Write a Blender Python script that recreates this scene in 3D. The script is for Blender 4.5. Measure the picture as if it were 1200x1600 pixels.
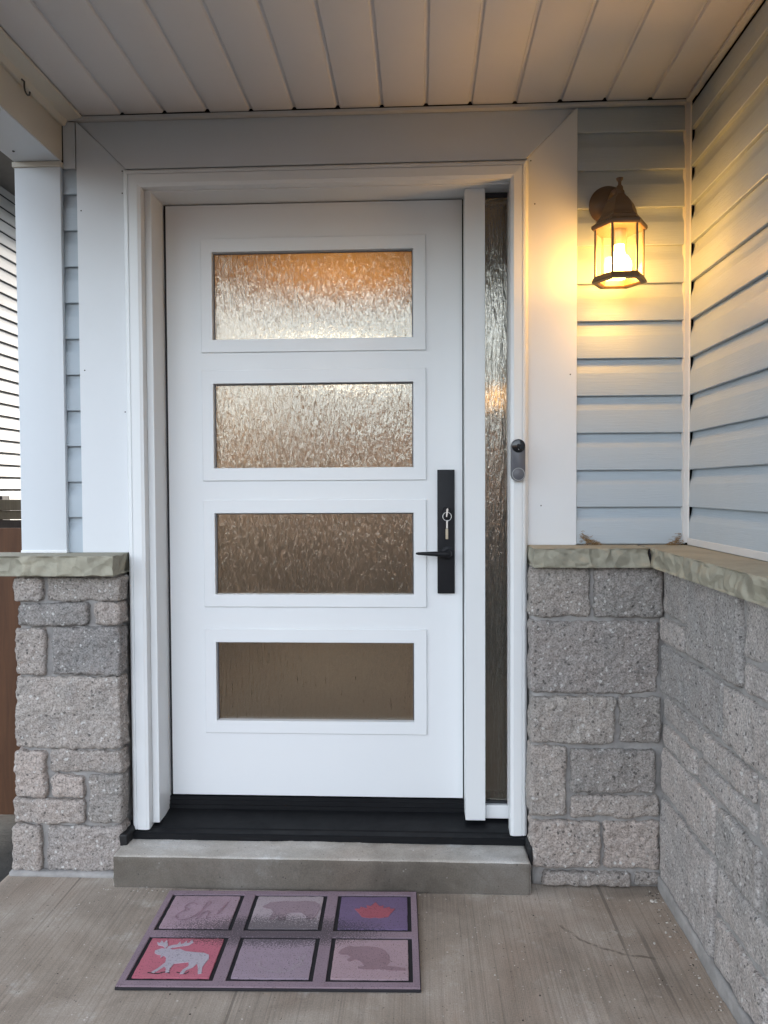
import bpy, bmesh, math, random
from mathutils import Vector, Matrix, noise
from mathutils.geometry import tessellate_polygon

for o in list(bpy.data.objects):
    bpy.data.objects.remove(o, do_unlink=True)
scene = bpy.context.scene
COL = scene.collection
rad = math.radians

# ------------------------------------------------------------------ camera
cam_data = bpy.data.cameras.new('camera')
cam_data.sensor_fit = 'VERTICAL'
cam_data.sensor_height = 36.0
cam_data.sensor_width = 27.0
cam_data.lens = 27.0
cam_data.clip_start = 0.02
cam_data.clip_end = 3000
cam = bpy.data.objects.new('camera', cam_data)
COL.objects.link(cam)
right = Vector((0.99886012, 0.04749556, -0.00475721))
down = Vector((-0.00327787, -0.03117633, -0.99950853))
fwd = Vector((-0.04762053, 0.9983848, -0.03098511))
m = Matrix((right, -down, -fwd)).transposed().to_4x4()
m.translation = Vector((0, 0, 1.18))
cam.matrix_world = m
scene.camera = cam

# ------------------------------------------------------------------ sky and sun
SUN_DIR = Vector((0.05, 0.98, 0.10)).normalized()      # towards the sun
world = bpy.data.worlds.new('World')
scene.world = world
world.use_nodes = True
wn, wl = world.node_tree.nodes, world.node_tree.links
wn.clear()
wout = wn.new('ShaderNodeOutputWorld')
wbg = wn.new('ShaderNodeBackground')
sky = wn.new('ShaderNodeTexSky')
sky.sky_type = 'NISHITA'
sky.sun_disc = False
sky.sun_elevation = math.asin(SUN_DIR.z)
sky.sun_rotation = math.atan2(SUN_DIR.x, SUN_DIR.y)
sky.altitude = 100
sky.air_density = 1.0
sky.dust_density = 0.6
sky.ozone_density = 3.0
wbg.inputs[1].default_value = 0.15
whs = wn.new('ShaderNodeHueSaturation')          # thin evening cloud: the blue is muted
whs.inputs['Saturation'].default_value = 0.33
wl.new(sky.outputs[0], whs.inputs['Color'])
wl.new(whs.outputs[0], wbg.inputs[0])
wl.new(wbg.outputs[0], wout.inputs[0])
sun_data = bpy.data.lights.new('sun', 'SUN')
sun_data.energy = 2.0
sun_data.angle = rad(2)
sun_data.color = (1.0, 0.92, 0.82)
sun = bpy.data.objects.new('sun', sun_data)
COL.objects.link(sun)
sun.rotation_euler = SUN_DIR.to_track_quat('Z', 'Y').to_euler()
sun.location = (5, 8, 6)

scene.view_settings.view_transform = 'Standard'
scene.view_settings.look = 'None'
scene.view_settings.gamma = 1.0
scene.view_settings.exposure = 3.24
scene.view_settings.use_curve_mapping = False
scene.cycles.use_denoising = True
scene.cycles.caustics_refractive = False
scene.cycles.caustics_reflective = False
scene.cycles.max_bounces = 10
scene.cycles.diffuse_bounces = 2
scene.cycles.sample_clamp_indirect = 6.0

# ------------------------------------------------------------------ material helpers
class NT:
    def __init__(s, name):
        s.m = bpy.data.materials.new(name)
        s.m.use_nodes = True
        s.n, s.l = s.m.node_tree.nodes, s.m.node_tree.links
        s.n.clear()
        s.out = s.n.new('ShaderNodeOutputMaterial')
        s.b = s.n.new('ShaderNodeBsdfPrincipled')
        s.l.new(s.b.outputs[0], s.out.inputs[0])
        s.tc = s.n.new('ShaderNodeTexCoord')
    def set(s, sock, v):
        i = s.b.inputs[sock]
        if hasattr(v, 'is_output'):
            s.l.new(v, i)
        else:
            i.default_value = v
    def put(s, v, i):
        if hasattr(v, 'is_output'):
            s.l.new(v, i)
        else:
            i.default_value = v
    def coord(s, scale=(1, 1, 1), rot=(0, 0, 0), loc=(0, 0, 0)):
        mp = s.n.new('ShaderNodeMapping')
        s.l.new(s.tc.outputs['Object'], mp.inputs[0])
        mp.inputs[1].default_value = loc
        mp.inputs[2].default_value = rot
        mp.inputs[3].default_value = scale
        return mp.outputs[0]
    def noise(s, co, scale, detail=4, rough=0.55, dist=0.0):
        t = s.n.new('ShaderNodeTexNoise')
        s.l.new(co, t.inputs['Vector'])
        t.inputs['Scale'].default_value = scale
        t.inputs['Detail'].default_value = detail
        t.inputs['Roughness'].default_value = rough
        t.inputs['Distortion'].default_value = dist
        return t.outputs[0]
    def voro(s, co, scale, feat='F1', out=0, rnd=1.0):
        t = s.n.new('ShaderNodeTexVoronoi')
        t.feature = feat
        s.l.new(co, t.inputs['Vector'])
        t.inputs['Scale'].default_value = scale
        t.inputs['Randomness'].default_value = rnd
        return t.outputs[out]
    def ramp(s, f, stops, interp='LINEAR'):
        r = s.n.new('ShaderNodeValToRGB')
        r.color_ramp.interpolation = interp
        e = r.color_ramp.elements
        while len(e) < len(stops):
            e.new(0.5)
        for k, (p, c) in enumerate(stops):
            e[k].position = p
            e[k].color = c if len(c) == 4 else (*c, 1)
        s.l.new(f, r.inputs[0])
        return r.outputs[0]
    def mix(s, f, a, b, mode='MIX'):
        x = s.n.new('ShaderNodeMix')
        x.data_type = 'RGBA'
        x.blend_type = mode
        s.put(f, x.inputs[0])
        for v, i in ((a, x.inputs[6]), (b, x.inputs[7])):
            if not hasattr(v, 'is_output') and len(v) == 3:
                v = (*v, 1)
            s.put(v, i)
        return x.outputs[2]
    def math(s, op, a, b=0.0):
        x = s.n.new('ShaderNodeMath')
        x.operation = op
        s.put(a, x.inputs[0])
        s.put(b, x.inputs[1])
        return x.outputs[0]
    def bump(s, h, strength=0.3, dist=0.002, prev=None):
        b = s.n.new('ShaderNodeBump')
        b.inputs['Strength'].default_value = strength
        b.inputs['Distance'].default_value = dist
        s.l.new(h, b.inputs['Height'])
        if prev is not None:
            s.l.new(prev, b.inputs['Normal'])
        return b.outputs[0]
    def rand(s):
        return s.n.new('ShaderNodeObjectInfo').outputs['Random']

def g(v):
    return (v, v, v, 1)

def m_paint(name, col, rough=0.4, var=0.06, bscale=60, bstr=0.04, grain=None, dirt=0.0):
    t = NT(name)
    co = t.coord()
    n1 = t.noise(co, 3.0, 5)
    c = t.mix(n1, tuple(x * (1 - var) for x in col), tuple(min(1, x * (1 + var)) for x in col))
    if dirt:
        d = t.ramp(t.noise(co, 14, 8, 0.7), [(0.56, g(0)), (0.75, g(1))])
        c = t.mix(t.math('MULTIPLY', d, dirt), c, (0.33, 0.28, 0.22))
    t.set('Base Color', c)
    t.set('Roughness', t.ramp(t.noise(co, 8, 4), [(0.3, g(rough - 0.06)), (0.7, g(rough + 0.08))]))
    if grain:
        gn = t.noise(t.coord(grain), 1.0, 6, 0.65, 1.2)
        nb = t.bump(gn, 0.6, 0.0016)
        t.set('Normal', t.bump(t.noise(co, bscale, 3), bstr, 0.001, nb))
    else:
        t.set('Normal', t.bump(t.noise(co, bscale, 3), bstr, 0.001))
    return t.m

M = {}
M['door_white'] = m_paint('door_white', (0.80, 0.81, 0.815), 0.38, 0.015, 90, 0.05)
M['frame_white'] = m_paint('frame_white', (0.78, 0.79, 0.79), 0.35, 0.02, 40, 0.04)
M['trim_metal'] = m_paint('trim_metal', (0.72, 0.735, 0.75), 0.42, 0.03, 6, 0.12, dirt=0.03)
M['post_metal'] = m_paint('post_metal', (0.70, 0.73, 0.76), 0.42, 0.03, 5, 0.15, dirt=0.03)
M['beam_metal'] = m_paint('beam_metal', (0.62, 0.58, 0.50), 0.5, 0.05, 5, 0.15, dirt=0.06)
M['soffit_vinyl'] = m_paint('soffit_vinyl', (0.73, 0.695, 0.68), 0.5, 0.04, 12, 0.08, dirt=0.05)
M['j_trim'] = m_paint('j_trim', (0.62, 0.61, 0.60), 0.45, 0.05, 20, 0.1, dirt=0.08)
M['siding'] = m_paint('siding', (0.42, 0.475, 0.52), 0.45, 0.05, 30, 0.06, grain=(9, 9, 170), dirt=0.05)
M['side_siding'] = m_paint('side_siding', (0.42, 0.475, 0.52), 0.45, 0.05, 30, 0.06, grain=(9, 9, 170), dirt=0.05)
M['neighbour_siding'] = m_paint('neighbour_siding', (0.50, 0.46, 0.41), 0.5, 0.05, 30, 0.05)
M['neighbour_soffit'] = m_paint('neighbour_soffit', (0.16, 0.145, 0.13), 0.6, 0.1)
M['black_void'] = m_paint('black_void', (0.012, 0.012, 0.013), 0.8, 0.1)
M['gasket'] = m_paint('gasket', (0.014, 0.015, 0.018), 0.6, 0.2)
M['membrane'] = m_paint('membrane', (0.008, 0.008, 0.009), 0.55, 0.3, 50, 0.6)
M['lantern_metal'] = m_paint('lantern_metal', (0.11, 0.062, 0.030), 0.45, 0.25, 120, 0.2)
M['steel'] = m_paint('steel', (0.62, 0.60, 0.57), 0.3, 0.05)
bpy.data.materials['steel'].node_tree.nodes['Principled BSDF'].inputs['Metallic'].default_value = 1.0
M['brass'] = m_paint('brass', (0.42, 0.37, 0.28), 0.35, 0.1)
bpy.data.materials['brass'].node_tree.nodes['Principled BSDF'].inputs['Metallic'].default_value = 1.0
M['handle_black'] = m_paint('handle_black', (0.010, 0.010, 0.012), 0.5, 0.1, 200, 0.1)
for k_ in ('handle_black',):
    bpy.data.materials[k_].node_tree.nodes['Principled BSDF'].inputs['Specular IOR Level'].default_value = 0.25
M['bell_grey'] = m_paint('bell_grey', (0.105, 0.105, 0.118), 0.4, 0.05, 200, 0.05)
M['bell_ring'] = m_paint('bell_ring', (0.42, 0.43, 0.44), 0.3, 0.03)
M['bell_black'] = m_paint('bell_black', (0.008, 0.008, 0.009), 0.12, 0.1, 20, 0.0)
M['hook_metal'] = m_paint('hook_metal', (0.05, 0.05, 0.05), 0.4, 0.2)
M['straw'] = m_paint('straw', (0.24, 0.15, 0.07), 0.8, 0.4, 200, 0.2)
M['room_wall'] = m_paint('room_wall', (0.50, 0.40, 0.30), 0.7, 0.03)
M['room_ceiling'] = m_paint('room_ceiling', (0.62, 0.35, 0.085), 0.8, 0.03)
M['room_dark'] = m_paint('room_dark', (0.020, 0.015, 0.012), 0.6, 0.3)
M['room_rug'] = m_paint('room_rug', (0.46, 0.43, 0.41), 0.95, 0.35, 40, 0.4)
M['room_wood'] = m_paint('room_wood', (0.44, 0.37, 0.31), 0.5, 0.25, grain=(2, 30, 30))

def m_sill():
    t = NT('sill_black')
    co = t.coord((3, 40, 40))
    d = t.ramp(t.noise(co, 3, 6, 0.7), [(0.55, g(0)), (0.8, g(1))])
    t.set('Base Color', t.mix(t.math('MULTIPLY', d, 0.5), (0.006, 0.0065, 0.008), (0.03, 0.03, 0.03)))
    t.set('Roughness', t.ramp(t.noise(t.coord(), 20, 4), [(0.3, g(0.42)), (0.7, g(0.6))]))
    t.set('Specular IOR Level', 0.22)
    t.set('Normal', t.bump(t.noise(t.coord((1, 60, 60)), 4, 3), 0.15, 0.001))
    return t.m
M['sill_black'] = m_sill()

def m_stone(name, c0, c1, c2):
    t = NT(name)
    co = t.coord()
    r = t.rand()
    base = t.ramp(r, [(0.0, c0), (0.35, c1), (0.6, tuple(0.86 * x for x in c0)), (0.8, c2), (1.0, tuple(1.12 * x for x in c1))])
    n1 = t.ramp(t.noise(co, 9, 6, 0.6), [(0.3, g(0)), (0.7, g(1))])
    base = t.mix(t.math('MULTIPLY', n1, 0.7), base, t.mix(0.55, base, (0.46, 0.375, 0.335)))
    n3 = t.ramp(t.noise(t.coord(loc=(4, 4, 1)), 13, 5, 0.65), [(0.45, g(0)), (0.75, g(1))])
    base = t.mix(t.math('MULTIPLY', n3, 0.45), base, (0.22, 0.215, 0.21))
    n2 = t.ramp(t.noise(co, 190, 3, 0.7), [(0.34, g(0.50)), (0.52, g(1.0)), (0.68, g(1.3))])
    base = t.mix(1.0, base, n2, 'MULTIPLY')
    # pale chips and dark pits
    v = t.voro(co, 62)
    pick = t.math('GREATER_THAN', t.noise(co, 75, 2), 0.56)
    fl = t.math('MULTIPLY', t.math('LESS_THAN', v, 0.30), pick)
    base = t.mix(t.math('MULTIPLY', fl, 0.75), base, (0.74, 0.72, 0.69))
    v2 = t.voro(t.coord(loc=(3, 5, 7)), 58)
    pick2 = t.math('GREATER_THAN', t.noise(t.coord(loc=(9, 1, 2)), 60, 2), 0.54)
    dk = t.math('MULTIPLY', t.math('LESS_THAN', v2, 0.25), pick2)
    base = t.mix(t.math('MULTIPLY', dk, 0.7), base, (0.07, 0.065, 0.062))
    t.set('Base Color', base)
    t.set('Roughness', 0.88)
    h = t.math('ADD', t.noise(co, 130, 5, 0.75), t.math('MULTIPLY', fl, 0.25))
    h = t.math('SUBTRACT', h, t.math('MULTIPLY', dk, 0.4))
    t.set('Normal', t.bump(h, 0.9, 0.008))
    return t.m
M['stone'] = m_stone('stone', (0.46, 0.42, 0.38), (0.53, 0.45, 0.40), (0.28, 0.275, 0.268))
M['side_stone'] = m_stone('side_stone', (0.54, 0.51, 0.485), (0.59, 0.535, 0.50), (0.38, 0.375, 0.37))

def m_mortar():
    t = NT('mortar')
    co = t.coord()
    c = t.ramp(t.noise(co, 22, 7, 0.65), [(0.3, (0.25, 0.238, 0.228)), (0.7, (0.38, 0.36, 0.345))])
    t.set('Base Color', c)
    t.set('Roughness', 0.92)
    t.set('Normal', t.bump(t.noise(co, 160, 5, 0.7), 0.45, 0.003, t.bump(t.noise(co, 18, 3), 0.5, 0.006)))
    return t.m
M['mortar'] = m_mortar()

def m_cap():
    t = NT('cap_stone')
    co = t.coord()
    c = t.ramp(t.noise(co, 7, 6, 0.6), [(0.25, (0.26, 0.245, 0.195)), (0.55, (0.355, 0.33, 0.255)), (0.8, (0.41, 0.36, 0.265))])
    d = t.ramp(t.noise(co, 60, 4, 0.7), [(0.5, g(0)), (0.72, g(1))])
    c = t.mix(t.math('MULTIPLY', d, 0.25), c, (0.14, 0.13, 0.10))
    t.set('Base Color', c)
    t.set('Roughness', 0.8)
    ge = t.n.new('ShaderNodeNewGeometry')
    sp = t.n.new('ShaderNodeSeparateXYZ')
    t.l.new(ge.outputs['True Normal'], sp.inputs[0])
    side = t.math('SUBTRACT', 1.0, t.math('ABSOLUTE', sp.outputs[2]))       # only the split edge is chiselled, the top is rubbed flat
    wv = t.n.new('ShaderNodeMix')
    wv.data_type = 'VECTOR'
    wv.inputs[0].default_value = 0.06
    t.l.new(co, wv.inputs[4])
    nz = t.n.new('ShaderNodeTexNoise')
    nz.inputs['Scale'].default_value = 9
    t.l.new(co, nz.inputs['Vector'])
    t.l.new(nz.outputs['Color'], wv.inputs[5])
    ch = t.math('MULTIPLY', t.voro(wv.outputs[1], 26), side)
    t.set('Normal', t.bump(t.noise(co, 110, 5, 0.6), 0.3, 0.002, t.bump(ch, 0.9, 0.02)))
    return t.m
M['cap_stone'] = m_cap()

def m_concrete(name, broom=True, tint=(1, 1, 1)):
    t = NT(name)
    co = t.coord()
    tt = lambda c: tuple(a * b for a, b in zip(c, tint))
    c = t.ramp(t.noise(co, 2.6, 8, 0.62, 0.4), [(0.30, tt((0.20, 0.175, 0.148))), (0.5, tt((0.345, 0.31, 0.27))), (0.68, tt((0.47, 0.44, 0.405)))])
    big = t.ramp(t.noise(t.coord(loc=(0.3, 0.7, 0)), 1.1, 4, 0.6), [(0.38, g(0)), (0.62, g(1))])
    c = t.mix(t.math('MULTIPLY', big, 0.45), c, t.mix(1.0, c, (0.74, 0.66, 0.58), 'MULTIPLY'))
    rust = t.ramp(t.noise(t.coord(loc=(4, 2, 0)), 3.4, 5, 0.6), [(0.5, g(0)), (0.75, g(1))])
    c = t.mix(t.math('MULTIPLY', rust, 0.4), c, tt((0.36, 0.275, 0.22)))
    pale = t.ramp(t.noise(t.coord(loc=(1, 7, 0)), 7, 9, 0.72), [(0.57, g(0)), (0.70, g(1))])
    c = t.mix(t.math('MULTIPLY', pale, 0.5), c, tt((0.56, 0.55, 0.53)))
    dk = t.ramp(t.noise(t.coord(loc=(8, 3, 0)), 5, 8, 0.7), [(0.58, g(0)), (0.76, g(1))])
    c = t.mix(t.math('MULTIPLY', dk, 0.65), c, tt((0.12, 0.105, 0.09)))
    fine = t.ramp(t.noise(co, 260, 3, 0.7), [(0.3, g(0.8)), (0.7, g(1.16))])
    c = t.mix(1.0, c, fine, 'MULTIPLY')
    pv = t.voro(t.coord(loc=(2, 9, 1)), 55)
    pore = t.math('MULTIPLY', t.math('LESS_THAN', pv, 0.13), t.math('GREATER_THAN', t.noise(co, 24, 3), 0.52))
    c = t.mix(t.math('MULTIPLY', pore, 0.6), c, tt((0.09, 0.08, 0.07)))
    pv2 = t.voro(t.coord(loc=(5, 1, 4)), 42)
    chip = t.math('MULTIPLY', t.math('LESS_THAN', pv2, 0.10), t.math('GREATER_THAN', t.noise(t.coord(loc=(7, 7, 7)), 18, 3), 0.56))
    c = t.mix(t.math('MULTIPLY', chip, 0.7), c, tt((0.62, 0.60, 0.57)))
    nb = None
    if broom:
        bl = t.noise(t.coord((150, 1.1, 1), (0, 0, rad(-1.5))), 1.0, 4, 0.7)
        c = t.mix(1.0, c, t.ramp(bl, [(0.30, g(0.76)), (0.5, g(1.0)), (0.72, g(1.12))]), 'MULTIPLY')
        bl2 = t.noise(t.coord((38, 0.5, 1), (0, 0, rad(-1.5))), 1.0, 2, 0.5)
        line = t.ramp(bl2, [(0.31, g(1)), (0.34, g(0))])
        c = t.mix(t.math('MULTIPLY', line, 0.5), c, tt((0.08, 0.07, 0.06)))
        nb = t.bump(bl, 0.55, 0.003)
        # an old curved scuff, an arc on the slab by the corner
        sep = t.n.new('ShaderNodeSeparateXYZ')
        t.l.new(t.coord(loc=(-0.585, -2.155, 0)), sep.inputs[0])
        wob = t.math('MULTIPLY', t.math('SUBTRACT', t.noise(co, 30, 3), 0.5), 0.02)
        rr = t.math('SQRT', t.math('ADD', t.math('POWER', sep.outputs[0], 2), t.math('POWER', sep.outputs[1], 2)))
        band = t.math('LESS_THAN', t.math('ABSOLUTE', t.math('ADD', t.math('SUBTRACT', rr, 0.235), wob)), 0.0045)
        sect = t.math('MULTIPLY', t.math('LESS_THAN', sep.outputs[1], -0.10), t.math('LESS_THAN', sep.outputs[0], 0.0))
        f = t.math('MULTIPLY', t.math('MULTIPLY', band, sect), t.ramp(t.noise(co, 45, 3), [(0.35, g(0.1)), (0.6, g(0.65))]))
        c = t.mix(f, c, tt((0.075, 0.06, 0.048)))
    t.set('Base Color', c)
    t.set('Roughness', 0.85)
    t.set('Normal', t.bump(t.noise(co, 170, 5, 0.7), 0.35, 0.002, nb))
    return t.m
M['concrete'] = m_concrete('concrete', True, (1.08, 1.02, 0.97))
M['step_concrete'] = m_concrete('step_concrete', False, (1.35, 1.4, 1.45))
M['step_riser'] = m_concrete('step_riser', False, (0.42, 0.405, 0.385))

def m_rain_glass():
    t = NT('rain_glass')
    t.n.remove(t.b)
    a = t.noise(t.coord((105, 1, 13)), 1.0, 2, 0.5, 0.7)
    b = t.noise(t.coord((170, 1, 75)), 1.0, 3, 0.6, 1.2)
    d = t.voro(t.coord((130, 1, 60)), 1.0, 'SMOOTH_F1')
    h = t.math('ADD', t.math('MULTIPLY', a, 1.15), t.math('ADD', t.math('MULTIPLY', b, 0.34), t.math('MULTIPLY', d, 0.12)))
    nb = t.bump(h, 1.0, 0.0027)
    nr = t.bump(h, 1.0, 0.0016)
    gl = t.n.new('ShaderNodeBsdfGlass')
    gl.inputs['Color'].default_value = (0.93, 0.93, 0.92, 1)
    gl.inputs['Roughness'].default_value = 0.015
    gl.inputs['IOR'].default_value = 1.42
    rf = t.n.new('ShaderNodeBsdfGlossy')           # low-e coating: a little extra mirror
    rf.inputs['Color'].default_value = (1.0, 0.90, 0.74, 1)
    rf.inputs['Roughness'].default_value = 0.02
    mx = t.n.new('ShaderNodeMixShader')
    mx.inputs[0].default_value = 0.085
    t.l.new(nb, gl.inputs['Normal'])
    t.l.new(nr, rf.inputs['Normal'])
    t.l.new(gl.outputs[0], mx.inputs[1])
    t.l.new(rf.outputs[0], mx.inputs[2])
    t.l.new(mx.outputs[0], t.out.inputs[0])
    return t.m
M['rain_glass'] = m_rain_glass()

def m_clear():
    t = NT('lantern_glass')
    t.n.remove(t.b)
    tr = t.n.new('ShaderNodeBsdfTransparent')
    tr.inputs[0].default_value = (0.97, 0.96, 0.93, 1)
    gl = t.n.new('ShaderNodeBsdfGlossy')
    gl.inputs['Roughness'].default_value = 0.05
    mx = t.n.new('ShaderNodeMixShader')
    mx.inputs[0].default_value = 0.06
    t.l.new(tr.outputs[0], mx.inputs[1])
    t.l.new(gl.outputs[0], mx.inputs[2])
    tl = t.n.new('ShaderNodeBsdfTranslucent')
    tl.inputs[0].default_value = (0.9, 0.85, 0.75, 1)
    mx2 = t.n.new('ShaderNodeMixShader')
    mx2.inputs[0].default_value = 0.035
    t.l.new(mx.outputs[0], mx2.inputs[1])
    t.l.new(tl.outputs[0], mx2.inputs[2])
    t.l.new(mx2.outputs[0], t.out.inputs[0])
    return t.m
M['lantern_glass'] = m_clear()

def m_emit(name, col, s):
    t = NT(name)
    t.set('Base Color', (0.9, 0.85, 0.75, 1))
    t.set('Emission Color', (*col, 1))
    t.set('Emission Strength', s)
    return t.m
M['bulb'] = m_emit('bulb', (1.0, 0.51, 0.105), 13.5)
M['sconce'] = m_emit('sconce', (1.0, 0.50, 0.14), 0.35)
M['hall_lamp'] = m_emit('hall_lamp', (1.0, 0.57, 0.14), 0.52)
M['bowl_glass'] = m_emit('bowl_glass', (1.0, 0.82, 0.58), 0.95)

def m_mat(name, col, col2=None, worn=0.55):
    t = NT(name)
    co = t.coord()
    col2 = col2 or tuple(x * 0.72 for x in col)
    c = t.mix(t.noise(co, 14, 5, 0.6), col, col2)
    # soot-like dirt trodden in where the six tiles meet
    sep = t.n.new('ShaderNodeSeparateXYZ')
    t.l.new(t.coord(), sep.inputs[0])
    ax = t.math('DIVIDE', t.math('ADD', sep.outputs[0], 0.02), 0.33)
    ay = t.math('DIVIDE', t.math('SUBTRACT', sep.outputs[1], 0.012), 0.085)
    rr = t.math('ADD', t.math('MULTIPLY', ax, ax), t.math('MULTIPLY', ay, ay))
    zone = t.ramp(rr, [(0.0, g(1)), (1.0, g(0))])
    sp = t.noise(co, 250, 4, 0.8)
    dirt = t.math('GREATER_THAN', t.math('ADD', sp, t.math('MULTIPLY', zone, 0.23)), 0.60)
    c = t.mix(t.math('MULTIPLY', dirt, worn + 0.15), c, (0.035, 0.032, 0.034))
    t.set('Base Color', c)
    t.set('Roughness', 0.95)
    t.set('Normal', t.bump(t.noise(co, 520, 3, 0.8), 0.8, 0.003))
    return t.m
M['mat_mauve'] = m_mat('mat_mauve', (0.34, 0.245, 0.29))
M['mat_pink'] = m_mat('mat_pink', (0.46, 0.32, 0.37))
M['mat_grey'] = m_mat('mat_grey', (0.46, 0.37, 0.40), (0.42, 0.35, 0.37))
M['mat_violet'] = m_mat('mat_violet', (0.19, 0.125, 0.24), (0.16, 0.115, 0.20))
M['mat_rose'] = m_mat('mat_rose', (0.56, 0.14, 0.20), (0.50, 0.16, 0.20))
M['mat_lilac'] = m_mat('mat_lilac', (0.37, 0.28, 0.335), (0.34, 0.26, 0.31))
M['mat_blush'] = m_mat('mat_blush', (0.46, 0.325, 0.355), (0.42, 0.29, 0.32))
M['print_shadow'] = m_mat('print_shadow', (0.365, 0.265, 0.30))
M['print_letter'] = m_mat('print_letter', (0.385, 0.245, 0.30))
M['print_plum'] = m_mat('print_plum', (0.365, 0.235, 0.265))
M['print_red'] = m_mat('print_red', (0.45, 0.115, 0.15))
M['print_white'] = m_mat('print_white', (0.50, 0.45, 0.50), (0.44, 0.38, 0.44))
M['print_faint'] = m_mat('print_faint', (0.43, 0.345, 0.39))
M['rubber'] = m_paint('rubber', (0.018, 0.016, 0.019), 0.9, 0.3, 300, 0.6)

def m_wood(name, c1, c2):
    t = NT(name)
    n1 = t.noise(t.coord((40, 40, 2.5)), 1.0, 5, 0.6, 0.8)
    t.set('Base Color', t.ramp(n1, [(0.3, c1), (0.7, c2)]))
    t.set('Roughness', 0.7)
    t.set('Normal', t.bump(n1, 0.4, 0.002))
    return t.m
M['fence_wood'] = m_wood('fence_wood', (0.075, 0.030, 0.012), (0.125, 0.052, 0.021))
M['rail_wood'] = m_wood('rail_wood', (0.075, 0.060, 0.036), (0.12, 0.095, 0.06))
M['dark_wood'] = m_wood('dark_wood', (0.018, 0.013, 0.010), (0.035, 0.024, 0.018))

def m_ground():
    t = NT('ground')
    co = t.coord()
    c = t.ramp(t.noise(co, 6, 8, 0.7), [(0.3, (0.035, 0.034, 0.032)), (0.7, (0.07, 0.068, 0.062))])
    t.set('Base Color', c)
    t.set('Roughness', 0.95)
    t.set('Normal', t.bump(t.noise(co, 50, 6, 0.7), 0.6, 0.02))
    return t.m
M['ground'] = m_ground()

# ------------------------------------------------------------------ object helpers
def tag(o, label, cat, group=None):
    o['label'] = label
    o['category'] = cat
    if group:
        o['group'] = group
    return o

def thing(name, loc, label, cat, group=None):
    o = bpy.data.objects.new(name, None)
    o.empty_display_size = 0.05
    o.location = loc
    COL.objects.link(o)
    return tag(o, label, cat, group)

def wloc(o):
    v = Vector(o.location)
    while o.parent:
        o = o.parent
        v += Vector(o.location)
    return v

def obj(name, bm, mat, parent=None, origin=(0, 0, 0), smooth=None, kind=None, label=None):
    """bm holds world coordinates; the object keeps its parent's (or the given) origin"""
    if parent is not None:
        org = wloc(parent)
    else:
        org = Vector(origin)
    bmesh.ops.recalc_face_normals(bm, faces=bm.faces)
    me = bpy.data.meshes.new(name)
    for v in bm.verts:
        v.co -= org
    bm.to_mesh(me)
    bm.free()
    if isinstance(mat, (list, tuple)):
        for k in mat:
            me.materials.append(M[k])
    else:
        me.materials.append(M[mat])
    if smooth is not None:
        me.shade_smooth()
        if smooth < 180:
            me.set_sharp_from_angle(angle=rad(smooth))
    o = bpy.data.objects.new(name, me)
    COL.objects.link(o)
    if parent is not None:
        o.parent = parent
    else:
        o.location = org
    if kind:
        o['kind'] = kind
    if label:
        o['label'] = label
    return o

def box(x0, x1, y0, y1, z0, z1, bev=0.0, seg=2, bm=None):
    own = bm is None
    b2 = bmesh.new()
    bmesh.ops.create_cube(b2, size=1.0)
    for v in b2.verts:
        v.co = Vector(((x0 + x1) / 2 + v.co.x * (x1 - x0), (y0 + y1) / 2 + v.co.y * (y1 - y0), (z0 + z1) / 2 + v.co.z * (z1 - z0)))
    if bev:
        bmesh.ops.bevel(b2, geom=list(b2.edges), offset=bev, segments=seg, affect='EDGES', profile=0.6)
    if own:
        return b2
    me = bpy.data.meshes.new('tmp')
    b2.to_mesh(me)
    b2.free()
    bm.from_mesh(me)
    bpy.data.meshes.remove(me)
    return bm

def prism(pts, axis, a0, a1, bev=0.0, bm=None):
    """polygon pts (u,v) extruded along axis 'x','y','z'"""
    bm = bm or bmesh.new()
    def P(u, v, a):
        return {'x': (a, u, v), 'y': (u, a, v), 'z': (u, v, a)}[axis]
    A = [bm.verts.new(P(u, v, a0)) for u, v in pts]
    B = [bm.verts.new(P(u, v, a1)) for u, v in pts]
    n = len(pts)
    tris = tessellate_polygon([[Vector((u, v, 0)) for u, v in pts]])
    if n > 4:
        for t in tris:
            bm.faces.new([A[i] for i in t])
            bm.faces.new([B[i] for i in reversed(t)])
    else:
        bm.faces.new(A)
        bm.faces.new(list(reversed(B)))
    for i in range(n):
        j = (i + 1) % n
        bm.faces.new([A[i], B[i], B[j], A[j]])
    if bev:
        bmesh.ops.recalc_face_normals(bm, faces=bm.faces)
        bmesh.ops.bevel(bm, geom=list(bm.edges), offset=bev, segments=2, affect='EDGES')
    return bm

def tube(pts, r, n=10, bm=None, cap=True):
    bm = bm or bmesh.new()
    pts = [Vector(p) for p in pts]
    rr = r if isinstance(r, (list, tuple)) else [r] * len(pts)
    rings = []
    up = None
    for i, p in enumerate(pts):
        d = (pts[min(i + 1, len(pts) - 1)] - pts[max(i - 1, 0)]).normalized()
        if up is None:
            up = d.orthogonal().normalized()
        up = (up - d * up.dot(d)).normalized()
        s = d.cross(up)
        rings.append([bm.verts.new(p + (up * math.cos(2 * math.pi * k / n) + s * math.sin(2 * math.pi * k / n)) * rr[i]) for k in range(n)])
    for a, b in zip(rings, rings[1:]):
        for k in range(n):
            bm.faces.new([a[k], a[(k + 1) % n], b[(k + 1) % n], b[k]])
    if cap:
        bm.faces.new(list(reversed(rings[0])))
        bm.faces.new(rings[-1])
    return bm

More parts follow.
